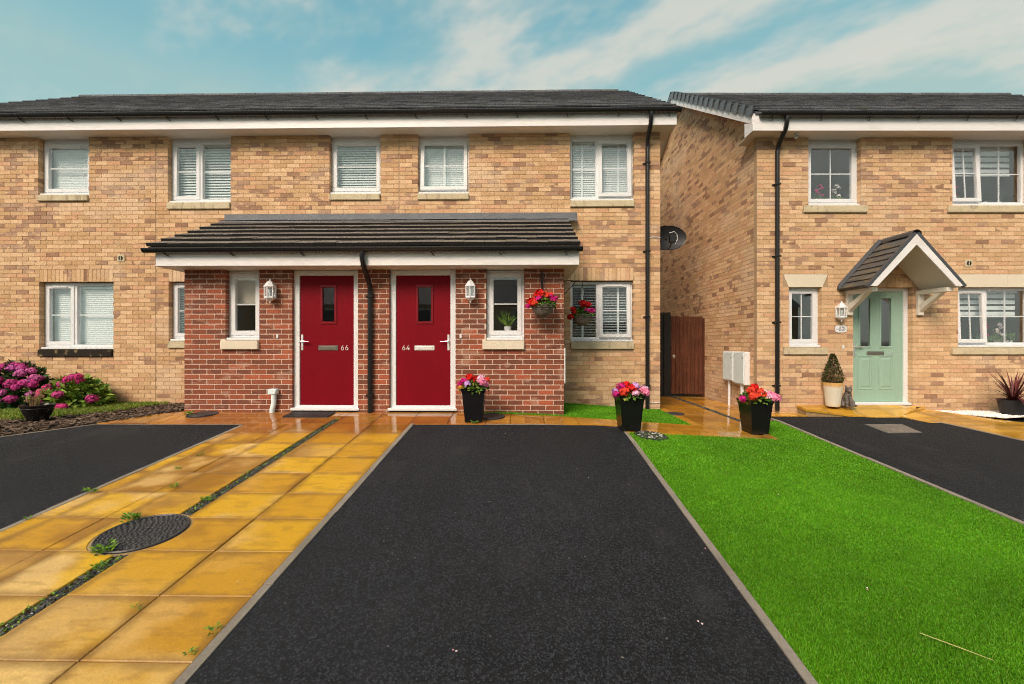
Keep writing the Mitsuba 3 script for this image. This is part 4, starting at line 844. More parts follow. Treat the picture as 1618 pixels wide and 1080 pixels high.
for side in (0, 1):
    fy = (lambda y: y) if side == 0 else (lambda y: 2*ry2-y)
    # barge board, its soffit and the boxed foot at the eaves
    MB().hull([[x, fy(y), z] for x in (4.060, 4.080) for y, z in ((7.69, 5.29), (ry2, rz2-0.22), (ry2, rz2-0.035), (7.69, ez2-0.005))]).add(G+'__barge_board', 'white_board')
    MB().hull([[x, fy(y), z] for x in (4.082, 4.277) for y, z in ((7.69, 5.32), (ry2, rz2-0.17), (ry2, rz2-0.16), (7.69, 5.33))]).add(G+'__verge_soffit', 'soffit_board')
    MB().hull([[x, fy(y), z] for x in (4.0605, 4.0795) for y, z in ((7.672, 5.29), (7.672, 5.172), (7.948, 5.172), (7.948, 5.42))]).add(G+'__barge_board', 'white_board')
    m = int(L/0.29)
    for k_ in range(m):
        s0, s1 = k_*0.292+0.002, (k_+1)*0.292+0.012
        q_ = lambda s, h: (fy(ey2+sy*s-sz*h), ez2+sz*s+sy*h)
        MB().hull([[x, *q_(s, h)] for s, px, ph_ in ((s0+0.012, -0.022, 0.024), (s1-0.016, 0.0, 0.0)) for x, h in ((4.050+px, -0.085+ph_*0.5), (4.058, -0.085+ph_*0.5), (4.058, 0.06), (4.050+px, 0.074+ph_))]).hull([[x, *q_(s, h)] for s, ph_ in ((s0+0.012, 0.026), (s1-0.004, 0.004)) for x, h in ((4.035, 0.070+ph_), (4.16, 0.066+ph_), (4.16, 0.05+ph_), (4.035, 0.06+ph_))]).add(G+'__roof__verge_cap', 'verge_cap')
downpipe(G, [[4.60, 7.610, 5.40], [4.60, 7.610, 5.30], [4.605, 7.66, 5.20], [4.61, 7.86, 5.02], [4.61, 7.905, 4.92], [4.61, 7.905, 0.42]], 0.036, clips=(4.35, 3.1, 1.95, 0.85), yw=RW)

# ---- gabled canopy over the green door
cw, apx, apz, cy0, cy1 = 0.74, 6.47, 3.335, 7.27, RW-0.004
ca = math.atan2(0.83, cw); Lc = math.hypot(0.83, cw)
ck = None
for s in (-1, 1):
    f = lambda d, n, y: [apx+s*(d*math.cos(ca)+n*math.sin(ca)), y, apz-d*math.sin(ca)+n*math.cos(ca)]
    def slab8(d0, d1, n0, n1, y0, y1):
        p = [f(d0, n0, y0), f(d1, n0, y0), f(d1, n0, y1), f(d0, n0, y1), f(d0, n1, y0), f(d1, n1, y0), f(d1, n1, y1), f(d0, n1, y1)]
        return p
    MB().hull(slab8(0.0, Lc, 0.0, 0.02, cy0+0.02, cy1)).add(G+'__canopy', 'verge_plastic')
    MB().hull(slab8(0.02, Lc-0.02, -0.055, -0.045, cy0+0.025, cy1)).add(G+'__canopy__lining', 'soffit_board')
    gz = 0.142; nr = int(Lc/gz)
    for r_ in range(nr):
        d1 = Lc-r_*gz+0.012; d0 = max(d1-gz-0.03, 0.0)
        off = 0.15 if r_ % 2 else 0.0; ys = [cy0+0.05]+[y for y in np.arange(cy0+0.05+0.30-off, cy1-0.03, 0.30)]+[cy1]
        for ya, yb in zip(ys[:-1], ys[1:]):
            e = rng.uniform(-0.002, 0.002); p = [f(d1, 0.018+e, ya+0.002), f(d1, 0.022+e, yb-0.002), f(d0, 0.021, ya+0.002), f(d0, 0.021, yb-0.002), f(d1, 0.056+e, ya+0.002), f(d1, 0.056+e, yb-0.002), f(d0, 0.032, ya+0.002), f(d0, 0.032, yb-0.002)]
            MB().hull(p).add(G+'__canopy__tile', 'canopy_tile')
    MB().hull([f(d, n, y) for y in (cy0-0.004, cy0+0.05) for d, n in ((0.0, 0.05), (Lc+0.03, 0.05), (Lc+0.03, 0.006), (0.0, 0.006))]).add(G+'__canopy__verge_trim', 'verge_plastic')
    bd = [f(d, n, y) for y in (cy0+0.002, cy0+0.024) for d, n in ((0.0, 0.004), (Lc, 0.004))]+[[apx, y, apz-0.165] for y in (cy0+0.002, cy0+0.024)]+[[apx+s*(cw-0.11), y, apz-0.83] for y in (cy0+0.002, cy0+0.024)]+[[apx+s*0.0005, y, apz] for y in (cy0+0.002, cy0+0.024)]
    MB().hull(bd).add(G+'__canopy__barge_board', 'white_board')
    MB().hull([f(d, n, y) for y in (cy1-0.06, cy1) for d, n in ((0.0, 0.050), (Lc+0.02, 0.050), (Lc+0.02, 0.062), (0.0, 0.062))]+[f(d, n, y) for y in (cy1-0.006, cy1) for d, n in ((0.0, 0.10), (Lc-0.05, 0.10))]).add(G+'__canopy__flashing', 'verge_plastic')
    # gallows bracket
    bx = apx+s*(cw-0.14)+(0 if s < 0 else 0.03); b_ = MB(); z1_ = apz-0.83-0.004
    b_.cbox(bx-0.05, bx+0.05, RW-0.06, RW-0.001, 2.075, z1_-0.07, 0.005); b_.cbox(bx-0.052, bx+0.052, cy0+0.10, RW-0.001, z1_-0.07, z1_, 0.005)
    dg = [[bx+dx, y, z] for dx in (-0.04, 0.04) for y, z in ((RW-0.05, 2.13), (RW-0.05, 2.25), (cy0+0.20, z1_-0.068), (cy0+0.30, z1_-0.068))]; b_.hull(dg); b_.add(G+'__canopy__bracket', 'painted_wood')
g = np.linspace(-0.25, math.pi+0.25, 9); n = 9
v = np.vstack([[[apx+0.075*math.cos(t), y, apz+0.005+0.07*math.sin(t)] for t in g] for y in (cy0-0.006, cy1-0.06)]); MB().raw(v, [[q_, n+q_, n+q_+1, q_+1] for q_ in range(n-1)]).add(G+'__canopy__ridge_tile', 'verge_plastic', smooth=50)

# ---- things fixed to the right house
def lantern(x, z, y, label):
    t = uniq('wall_lantern'); tag(t, label, 'wall lantern', None)
    MB().cbox(x-0.05, x+0.05, y-0.02, y, z-0.10, z+0.10, 0.006).tube([[x, y-0.02, z+0.02], [x, y-0.06, z+0.10], [x, y-0.095, z+0.125]], 0.012, 6).add(t+'__backplate', 'white_plastic')
    cy = y-0.095
    MB().lathe([(0.0, 0.19), (0.010, 0.187), (0.012, 0.175), (0.008, 0.165), (0.022, 0.155), (0.045, 0.135), (0.068, 0.095), (0.085, 0.075), (0.085, 0.066), (0.066, 0.062), (0.0, 0.06)], (x, cy, z), 6, rot=0.52).add(t+'__roof', 'white_plastic')
    MB().lathe([(0.0, -0.075), (0.066, -0.075), (0.078, -0.085), (0.078, -0.098), (0.060, -0.115), (0.030, -0.135), (0.010, -0.142), (0.014, -0.155), (0.009, -0.170), (0.0, -0.172)], (x, cy, z), 6, rot=0.52).add(t+'__base', 'white_plastic')
    b = MB(); gl = MB()
    for q in range(6):
        a0, a1 = 0.52+q*math.pi/3, 0.52+(q+1)*math.pi/3; p = [x+0.070*math.cos(a0), cy+0.070*math.sin(a0)]; p2 = [x+0.070*math.cos(a1), cy+0.070*math.sin(a1)]
        b.tube([[*p, z-0.08], [*p, z+0.066]], 0.0085, 6)
        gl.quad([*lerp(p, [x, cy], 0.05), z-0.074], [*lerp(p2, [x, cy], 0.05), z-0.074], [*lerp(p2, [x, cy], 0.05), z+0.06], [*lerp(p, [x, cy], 0.05), z+0.06])
    b.add(t+'__bars', 'white_plastic'); gl.add(t+'__pane', 'glass')
    MB().lathe([(0.0, -0.07), (0.016, -0.07), (0.016, -0.02), (0.026, 0.0), (0.026, 0.03), (0.012, 0.05), (0.0, 0.052)], (x, cy, z), 10).add(t+'__bulb', 'blind', smooth=True)
lantern(5.69, 2.130, RW, 'white wall lantern above the oval house number plaque')
mb = MB(); g = np.arange(28)*2*np.pi/28; o = np.stack([5.742+0.105*np.sign(np.cos(g))*np.abs(np.cos(g))**0.6, 1.838+0.062*np.sign(np.sin(g))*np.abs(np.sin(g))**0.6], 1)
k = mb.hull([[p[0], y, p[1]] for y in (RW-0.012, RW) for p in o]).add('house_number_plaque', 'white_plastic'); tag(k, 'small pale oval plaque numbered 62 under the white lantern', 'house number')
stand('62', 5.700, 1.806, RW-0.0125, 0.066, 'black_paint', k+'__number', 0.002)
MB().box(5.650, 5.692, RW-0.0140, RW-0.0122, 1.832, 1.838).box(5.800, 5.838, RW-0.0140, RW-0.0122, 1.832, 1.838).add(k+'__flourish', 'black_paint')
mb = MB().lathe([(0.0, 0.03), (0.03, 0.03), (0.03, 0.0), (0.034, -0.015), (0.024, -0.045), (0.0, -0.05)], (4.87, 7.80, RS-0.032), 14); k = mb.add('security_camera', 'white_plastic', smooth=40); tag(k, 'tiny white security camera under the right eaves beside the downpipe', 'security camera')
MB().lathe([(0.0, 0.012), (0.014, 0.01), (0.014, -0.006), (0.0, -0.008)], (4.86, 7.765, RS-0.055), 10).add(k+'__lens', 'gloss_black')
def meter(y0, y1, z0, z1, lab, pipes):
    k = MB().cbox(RX0-0.10, RX0, y0, y1, z0, z1, 0.008).add('meter_box', 'white_plastic'); tag(k, lab, 'meter box')
    MB().cbox(RX0-0.112, RX0-0.098, y0+0.02, y1-0.02, z0+0.02, z1-0.02, 0.005).add(k+'__door', 'blind')
    MB().cbox(RX0-0.118, RX0-0.110, y0+0.045, y0+0.065, z1-0.12, z1-0.10, 0.002).add(k+'__lock', 'black_plastic')
    return k
k1 = meter(8.60, 9.02, 0.86, 1.43, 'white meter box on the alley wall, farther of the two', 1); k2 = meter(8.18, 8.585, 0.83, 1.43, 'white meter box on the alley wall, nearer of the two', 1)
MB().tube([[RX0-0.05, 8.86, 0.86], [RX0-0.05, 8.86, 0.36]], 0.025, 10).add(k1+'__pipe', 'white_plastic', smooth=40)
MB().tube([[RX0-0.05, 8.36, 0.83], [RX0-0.05, 8.36, 0.56]], 0.032, 10).add(k2+'__pipe', 'white_plastic', smooth=40); MB().tube([[RX0-0.05, 8.36, 0.56], [RX0-0.05, 8.36, 0.36]], 0.036, 10).add(k2+'__pipe', 'black_plastic', smooth=40)
FRAME = 'L'
lantern(-3.687, 2.352, YP, 'white wall lantern between the left porch window and the door numbered 66')
lantern(-0.733, 2.352, YP, 'white wall lantern between the door numbered 64 and the right porch window')

# ---- dish, gate
dk_ = 'satellite_dish'; tag(dk_, 'dark grey oval satellite dish on the side of the terrace', 'satellite dish')
dc = np.array([2.70, 8.42, 3.52]); mb = MB(); nr_, na_ = 6, 28; v = []
for i_ in range(nr_+1):
    for j_ in range(na_):
        t = j_*2*np.pi/na_; rr_ = i_/nr_; v.append(dc+np.array([0.335*rr_*math.cos(t), 0.07*rr_*rr_*-1+0.06, 0.225*rr_*math.sin(t)]))
f_ = [[i_*na_+j_, i_*na_+(j_+1) % na_, (i_+1)*na_+(j_+1) % na_, (i_+1)*na_+j_] for i_ in range(nr_) for j_ in range(na_)]
mb.raw(v, f_); mb.add(dk_+'__reflector', 'matt_black', smooth=True)
MB().tube([v[nr_*na_+j_ % na_] for j_ in range(na_+1)], 0.007, 6).add(dk_+'__rim', 'black_plastic')
MB().tube([dc+[0.02, 0.06, -0.20], dc+[-0.01, -0.18, -0.19], dc+[-0.02, -0.34, -0.10]], 0.012, 6).add(dk_+'__arm', 'black_plastic')
MB().cbox(2.625, 2.735, 8.04, 8.13, 3.36, 3.50, 0.012).tube([[2.68, 8.05, 3.43], [2.68, 8.14, 3.45]], 0.03, 10).add(dk_+'__receiver', 'black_plastic')
MB().tube([[2.60, 8.02, 3.52], [2.68, 8.0, 3.54], [2.74, 8.04, 3.50], [2.76, 8.06, 3.42], [2.72, 8.06, 3.34]], 0.006, 6).add(dk_+'__cable', 'white_plastic')
MB().tube([dc+[0.0, 0.06, 0.0], dc+[-0.10, 0.10, -0.05], [2.45, 8.52, 3.45]], 0.02, 8).cbox(2.456, 2.475, 8.44, 8.60, 3.36, 3.54, 0.004).add(dk_+'__bracket', 'black_plastic')
gk = 'garden_gate'; tag(gk, 'brown wooden board gate closing the alley, black post at its left', 'gate')
gy_, gx0, gx1 = 10.20, 3.35, 4.05; n = 8
for k in range(n):
    a, b = lerp(gx0, gx1, k/n), lerp(gx0, gx1, (k+1)/n); o = rng.uniform(-0.004, 0.004)
    MB().cbox(a+0.004, b-0.004, gy_+o, gy_+0.025, 0.45+rng.uniform(-0.01, 0.01), 2.18+rng.uniform(-0.006, 0.006), 0.004).add(gk+'__board', 'fence_wood')
MB().cbox(gx0, gx1, gy_+0.026, gy_+0.06, 0.7, 0.8, 0.004).cbox(gx0, gx1, gy_+0.026, gy_+0.06, 1.85, 1.95, 0.004).add(gk+'__rail', 'fence_wood')
MB().cbox(gx1+0.01, gx1+0.11, gy_-0.02, gy_+0.08, 0.35, 2.14, 0.005).add(gk+'__post', 'fence_wood')
MB().cbox(2.475, 3.335, gy_+0.0, gy_+0.05, 0.35, 2.27, 0.006).cbox(3.18, 3.337, gy_-0.03, gy_-0.002, 0.35, 2.22, 0.006).add(gk+'__side_panel', 'black_paint')
MB().tube([[gx0+0.05, gy_-0.03, 1.30], [gx0+0.05, gy_, 1.30]], 0.03, 10).tube([[gx0+0.05, gy_-0.035, 1.33], [gx0+0.05, gy_-0.035, 1.24]], 0.008, 6).add(gk+'__latch', 'metal')

# ---- across the street: unseen terrace added for dark reflections in the glass; the road
MB().box(-60, 60, -14, -6, -0.42, -0.34).add('road', 'tarmac'); structure('road')
OT = 'opposite_terrace'; tag(OT, 'unseen plain terrace added across the street for dark reflections in the panes', 'house')
MB().box(-26, 26, -32, -24, -0.6, 4.7).add(OT+'__wall', 'buff_mortar')
MB().hull([[x, y, z] for x in (-26.2, 26.2) for y, z in ((-32.3, 4.7), (-23.7, 4.7), (-28, 7.3))]).add(OT+'__roof', 'roof_tile')
for k in range(13):
    for z_ in (0.6, 3.2):
        x_ = -24+4*k; wk = MB().box(x_-0.6, x_+0.6, -23.99, -23.93, z_, z_+1.15).add(OT+'__window', 'white_plastic'); MB().box(x_-0.52, x_+0.52, -23.925, -23.92, z_+0.08, z_+1.07).add(wk+'__pane', 'gloss_black')
    MB().box(x_+1.2, x_+2.1, -23.99, -23.94, -0.5, 1.6).add(OT+'__door', 'red_trim')

# ================================================================ PLANTS AND POTS
def unit(a): return a/(np.linalg.norm(a, axis=-1, keepdims=True)+1e-9)
RED, PINK, MAG, PALE, CORAL, WHITE, LILAC = (0.62, 0.012, 0.010), (0.72, 0.20, 0.36), (0.55, 0.015, 0.20), (0.78, 0.42, 0.58), (0.72, 0.06, 0.03), (0.80, 0.74, 0.74), (0.55, 0.32, 0.66)
def flower_head(key, c, r, col, n, seed, flat=0.75, fs=0.5):
    g = np.random.default_rng(seed); d = unit(g.normal(0, 1, (n, 3))+[0, -0.25, 0.35]); mb = MB(); ctr = np.asarray(c)+d*[r, r, r*flat]*g.uniform(0.55, 1.15, (n, 1))
    for p in range(4):
        ref = unit(np.cross(d, [0.3, 0.9, 0.2])); s2 = np.cross(d, ref); a = p*math.pi/2+g.uniform(0, 0.6, (n, 1)); dirs = ref*np.cos(a)+s2*np.sin(a)+d*0.25
        mb.leaves(ctr, dirs, d, r*fs, r*fs*0.92, np.clip(np.asarray(col)*g.uniform(0.65, 1.25, (n, 1)), 0, 0.9), 0.1)
    return mb.add(key, 'petal')
def foliage(key, c, rad, n, ln, wd, cols, seed, up=0.4, bsdf='leaf', shell=0.35):
    g = np.random.default_rng(seed); d = unit(g.normal(0, 1, (n, 3))+[0, 0, 0.2]); d[:, 2] = np.abs(d[:, 2]) if up >= 0 else d[:, 2]
    rr = (shell+(1-shell)*g.uniform(0, 1, (n, 1))**0.5); ctr = np.asarray(c)+d*np.asarray(rad)*rr
    dirs = unit(d+g.normal(0, 0.6, (n, 3))+[0, 0, -0.1]); N = unit(d+[0, 0, abs(up)*2]+g.normal(0, 0.4, (n, 3)))
    col = np.asarray(cols)[g.integers(0, len(cols), n)]*g.uniform(0.7, 1.25, (n, 1))
    return MB().leaves(ctr, dirs, N, ln*g.uniform(0.7, 1.3, n), wd*g.uniform(0.7, 1.3, n), col).add(key, bsdf)
LEAFC = [(0.05, 0.13, 0.012), (0.09, 0.20, 0.018), (0.14, 0.25, 0.03), (0.035, 0.085, 0.012)]
def planter(x, y, rot, label, heads, seed, z=None):
    t = uniq('flower_planter'); tag(t, label, 'flower planter'); z = float(Z(np.array(x), np.array(y)))+0.006 if z is None else z
    h, wt, wb = 0.45, 0.168, 0.115; c, s = math.cos(rot), math.sin(rot); R = lambda u, w, zz: [x+u*c-w*s, y+u*s+w*c, z+zz]
    prof = [(wb-0.004, 0.0), (wb, 0.006), (wt-0.018, h-0.06), (wt-0.003, h-0.012), (wt+0.004, h), (wt-0.010, h+0.002), (wt-0.016, h-0.03), (wt-0.03, h-0.05)]
    mb = MB()
    for (w0, z0), (w1, z1) in zip(prof[:-1], prof[1:]):
        q0, q1 = [(-w0, -w0), (w0, -w0), (w0, w0), (-w0, w0)], [(-w1, -w1), (w1, -w1), (w1, w1), (-w1, w1)]
        for k in range(4): m = (k+1) % 4; mb.quad(R(*q0[k], z0), R(*q0[m], z0), R(*q1[m], z1), R(*q1[k], z1))
    mb.add(t+'__pot', 'gloss_black'); w = wt-0.03; MB().quad(R(-w, -w, h-0.045), R(w, -w, h-0.045), R(w, w, h-0.045), R(-w, w, h-0.045)).add(t+'__soil', 'soil')
    foliage(t+'__foliage', (x, y, z+h-0.03), (0.185, 0.185, 0.13), 560, 0.055, 0.036, LEAFC+[(0.25, 0.26, 0.05)], seed)
    for k, (u, w, hz, r, col) in enumerate(heads):
        p = np.array(R(u, w, h+hz)); MB().tube([[lerp(p[0], x, 0.5), lerp(p[1], y, 0.5), z+h-0.02], p.tolist()], 0.004, 4, col=(0.08, 0.16, 0.02)).add(t+'__stem', 'leaf')
        flower_head(t+'__flower_head', p, r*1.08, col, 34, seed*50+k)
hd1 = [(-0.06, -0.05, 0.15, 0.055, RED), (-0.02, 0.05, 0.13, 0.05, CORAL), (0.03, -0.02, 0.11, 0.05, RED), (-0.13, -0.10, 0.10, 0.045, MAG), (-0.08, -0.14, 0.07, 0.045, LILAC), (0.08, -0.08, 0.12, 0.045, PALE), (0.12, -0.12, 0.09, 0.05, PINK), (0.10, -0.02, 0.15, 0.035, PALE),
       (0.15, -0.05, 0.05, 0.045, PINK), (-0.19, -0.08, 0.06, 0.035, MAG), (0.17, 0.04, 0.11, 0.035, CORAL), (-0.17, -0.15, 0.02, 0.030, (0.7, 0.35, 0.05))]
planter(-0.635, 6.215, 0.0, 'black square planter of red and pink flowers beside the door numbered 64', hd1, 1, float(Z(np.array(-0.635), np.array(6.215)))+0.004)
hd2 = [(-0.12, -0.08, 0.11, 0.05, MAG), (-0.05, -0.04, 0.13, 0.05, RED), (-0.10, -0.15, 0.05, 0.055, CORAL), (0.0, -0.12, 0.09, 0.055, RED), (-0.19, -0.06, 0.05, 0.04, LILAC), (0.06, -0.10, 0.10, 0.05, LILAC), (0.08, 0.02, 0.11, 0.04, LILAC), (0.13, -0.10, 0.06, 0.05, PINK),
       (0.18, -0.13, 0.04, 0.05, PINK), (0.19, -0.02, 0.07, 0.045, PALE), (0.03, -0.17, 0.03, 0.04, PALE), (-0.20, -0.14, 0.02, 0.04, MAG)]
planter(1.385, 5.86, 0.05, 'black square planter of red, lilac and pink flowers at the corner of the middle drive', hd2, 2)
hd3 = [(-0.08, -0.04, 0.13, 0.055, CORAL), (-0.02, -0.02, 0.17, 0.045, RED), (-0.10, -0.13, 0.06, 0.06, CORAL), (0.02, -0.10, 0.08, 0.055, CORAL), (0.07, -0.02, 0.12, 0.04, CORAL), (0.12, -0.04, 0.10, 0.045, WHITE), (0.17, -0.06, 0.07, 0.055, PINK), (0.20, -0.12, 0.03, 0.06, PINK), (0.10, -0.14, 0.05, 0.04, PALE), (-0.22, -0.08, 0.02, 0.045, MAG)]
planter(3.16, 6.20, 0.10, 'black square planter of orange and pink flowers nearest the right house', hd3, 3)

def basket(x, y, z, label, heads, seed, chains):
    t = uniq('hanging_basket'); tag(t, label, 'hanging basket')
    MB().lathe([(0.0, -0.165), (0.06, -0.16), (0.11, -0.12), (0.145, -0.06), (0.162, 0.0), (0.168, 0.012), (0.155, 0.012), (0.145, -0.02), (0.0, -0.02)], (x, y, z), 22).add(t+'__bowl', 'basket_weave', smooth=35)
    w = MB()
    for q in range(5): w.tube([[x+(0.169-0.006*q*q)*math.cos(a), y+(0.169-0.006*q*q)*math.sin(a), z-q*0.028+0.006*math.sin(a*9+q)] for a in np.linspace(0, 2*np.pi, 25)], 0.008, 5)
    w.add(t+'__weave', 'basket_weave')
    foliage(t+'__foliage', (x, y, z-0.01), (0.19, 0.19, 0.12), 330, 0.05, 0.036, LEAFC, seed)
    ch = MB()
    for a in (0.6, 2.7, 4.8): ch.tube([[x+0.155*math.cos(a), y+0.155*math.sin(a), z+0.01], list(chains)], 0.003, 4)
    ch.add(t+'__chain', 'black_paint')
    for k, (u, v_, hz, r, col) in enumerate(heads): flower_head(t+'__flower_head', (x+u, y+v_, z+hz), r*1.05, col, 34, seed*50+k)
    return t
b1 = basket(0.31, 6.47, 2.13, 'hanging basket of red and pink flowers on the front of the porch', [(-0.04, -0.05, 0.17, 0.065, RED), (-0.07, -0.02, 0.15, 0.05, RED), (0.03, -0.08, 0.13, 0.055, CORAL), (0.10, -0.05, 0.12, 0.04, MAG), (-0.15, -0.08, 0.04, 0.065, RED), (-0.12, -0.14, 0.02, 0.045, CORAL), (-0.06, -0.12, 0.08, 0.045, MAG), (0.16, -0.08, 0.08, 0.045, MAG), (0.12, 0.0, 0.15, 0.04, CORAL), (-0.21, -0.08, -0.02, 0.035, MAG)], 5, (0.315, 6.47, 2.55))
br = MB().cbox(0.30, 0.33, YP-0.012, YP, 2.30, 2.66, 0.004).tube([[0.315, YP-0.01, 2.60], [0.315, YP-0.16, 2.615], [0.315, 6.47, 2.60], [0.315, 6.455, 2.565], [0.315, 6.475, 2.55]], 0.007, 6).tube([[0.315, YP-0.01, 2.36], [0.315, YP-0.10, 2.42], [0.315, YP-0.15, 2.60]], 0.006, 6)
br.tube([[0.315+0.035*math.cos(a), YP-0.03, 2.575+0.035*math.sin(a)] for a in np.linspace(0, 2*np.pi, 17)], 0.005, 5).add(b1+'__bracket', 'black_paint')
b2 = basket(1.00, 7.42, 2.04, 'hanging basket of red flowers in front of the ground floor window', [(0.0, -0.06, 0.19, 0.065, RED), (0.08, -0.04, 0.17, 0.055, RED), (-0.16, -0.05, 0.10, 0.045, RED), (-0.20, -0.08, -0.03, 0.05, RED), (-0.14, -0.10, 0.05, 0.035, RED), (0.06, -0.12, 0.07, 0.04, MAG), (0.14, -0.08, 0.07, 0.055, MAG), (0.03, 0.03, 0.15, 0.05, RED)], 6, (1.00, 7.42, 2.56))
MB().cbox(PX1, PX1+0.012, 7.405, 7.435, 2.28, 2.66, 0.003).tube([[PX1+0.01, 7.42, 2.60], [0.80, 7.42, 2.61], [1.00, 7.42, 2.60], [1.02, 7.42, 2.58], [1.00, 7.42, 2.56]], 0.007, 6).tube([[PX1+0.01, 7.42, 2.32], [0.76, 7.42, 2.44], [0.90, 7.42, 2.60]], 0.007, 6).add(b2+'__bracket', 'black_paint')

def hydrangea(x, y, z, rad, label, leafcols, heads, seed, nleaf):
    t = uniq('hydrangea'); tag(t, label, 'hydrangea bush')
    g = np.random.default_rng(seed); st = MB()
    for q in range(14):
        a = g.uniform(0, 6.28); e = np.array([x+rad[0]*0.7*math.cos(a), y+rad[1]*0.6*math.sin(a), z+rad[2]*g.uniform(0.4, 0.8)]); st.tube([[x+0.08*math.cos(a), y+0.05*math.sin(a), z-0.02], lerp([x, y, z+rad[2]*0.3], e, 0.55), e], [0.012, 0.009, 0.006], 5, col=(0.12, 0.08, 0.04))
    st.add(t+'__stem', 'leaf'); foliage(t+'__foliage', (x, y, z+0.02), rad, nleaf, 0.115, 0.075, leafcols, seed, 0.5, shell=0.25)
    for k, (u, w, hz, r, col) in enumerate(heads): flower_head(t+'__flower_head', (x+u, y+w, z+hz), r*0.92, col, 120, seed*90+k, 0.78, 0.34)
g = np.random.default_rng(77); VI, DP_ = (0.56, 0.13, 0.36), (0.50, 0.05, 0.23)
hh = []
for k in range(54):
    a = g.uniform(0.15, 3.0); e = g.uniform(0.05, 1.5); d = np.array([math.cos(a)*math.cos(e), -math.sin(a)*math.cos(e), math.sin(e)]); hh.append((d[0]*0.62, d[1]*0.42, 0.08+d[2]*0.66, g.uniform(0.062, 0.085), np.array([VI, DP_, (0.56, 0.14, 0.42), (0.50, 0.05, 0.25)][k % 4])*g.uniform(0.85, 1.15)))
hydrangea(-8.55, 7.56, 0.48, (0.60, 0.42, 0.74), 'tall hydrangea bush covered in purple pink heads at the left edge', [(0.020, 0.055, 0.014), (0.035, 0.085, 0.018), (0.055, 0.12, 0.025)], hh, 41, 1500)
HP = (0.60, 0.045, 0.22)
hb = [(-0.33, -0.20, 0.36, 0.075, HP), (-0.42, -0.22, 0.30, 0.07, HP), (-0.36, -0.28, 0.24, 0.07, HP), (-0.05, -0.12, 0.50, 0.08, HP), (0.05, -0.15, 0.54, 0.07, DP_), (0.12, -0.12, 0.48, 0.08, HP), (0.16, -0.16, 0.55, 0.06, HP), (-0.10, -0.20, 0.42, 0.065, DP_), (0.02, -0.36, 0.27, 0.08, (0.55, 0.07, 0.25)),
      (0.06, -0.40, 0.07, 0.07, HP), (0.14, -0.40, 0.08, 0.065, HP), (0.47, -0.25, 0.19, 0.085, DP_), (-0.48, -0.32, 0.18, 0.06, (0.5, 0.12, 0.2))]
hydrangea(-7.56, 7.64, 0.48, (0.50, 0.36, 0.50), 'low hydrangea bush with lime green leaves and hot pink heads', [(0.11, 0.21, 0.02), (0.17, 0.28, 0.03), (0.06, 0.13, 0.015), (0.24, 0.30, 0.05)], hb, 42, 1300)
t = 'bowl_planter'; tag(t, 'black glazed bowl pot with a withered plant beside the bark bed', 'planter')
bx, by_ = -6.80, 6.28; bz_ = float(Z(np.array(bx), np.array(by_)))
MB().lathe([(0.0, 0.0), (0.09, 0.0), (0.105, 0.02), (0.155, 0.13), (0.172, 0.20), (0.188, 0.222), (0.188, 0.236), (0.172, 0.236), (0.155, 0.20), (0.0, 0.20)], (bx, by_, bz_), 30).add(t+'__bowl', 'gloss_black', smooth=35)
sw = MB()
for q in range(4): sw.tube([[bx+rr_*math.cos(a), by_+rr_*math.sin(a), bz_+zz_] for a, rr_, zz_ in [(3.5+q*0.75+s_*0.55, 0.113+0.055*s_, 0.035+0.14*s_) for s_ in np.linspace(0, 1, 6)]], 0.003, 4)
sw.tube([[bx+0.173*math.cos(a), by_+0.173*math.sin(a), bz_+0.19] for a in np.linspace(0, 2*np.pi, 31)], 0.003, 4); sw.add(t+'__swirl', 'verge_plastic')
g = np.random.default_rng(12); dm = MB()
for q in range(26):
    a, l = g.uniform(0, 6.28), g.uniform(0.12, 0.34); e = np.array([bx-0.05+l*0.55*math.cos(a), by_+l*0.35*math.sin(a), bz_+0.21+l*g.uniform(0.3, 1.0)])
    dm.tube([[bx-0.05+0.05*math.cos(a), by_+0.04*math.sin(a), bz_+0.20], lerp([bx-0.05, by_, bz_+0.24], e, 0.5)+[0, 0, 0.04], e], [0.006, 0.005, 0.002], 4, col=[(0.33, 0.20, 0.10), (0.24, 0.13, 0.07), (0.22, 0.24, 0.07)][q % 3])
    n_ = 6; dm.leaves(lerp([bx-0.05, by_, bz_+0.25], e, 0.8)+g.normal(0, 0.02, (n_, 3)), g.normal(0, 1, (n_, 3)), g.normal(0, 1, (n_, 3)), 0.035, 0.014, (0.20, 0.22, 0.06) if q % 3 else (0.30, 0.18, 0.09))
dm.add(t+'__withered_plant', 'leaf')

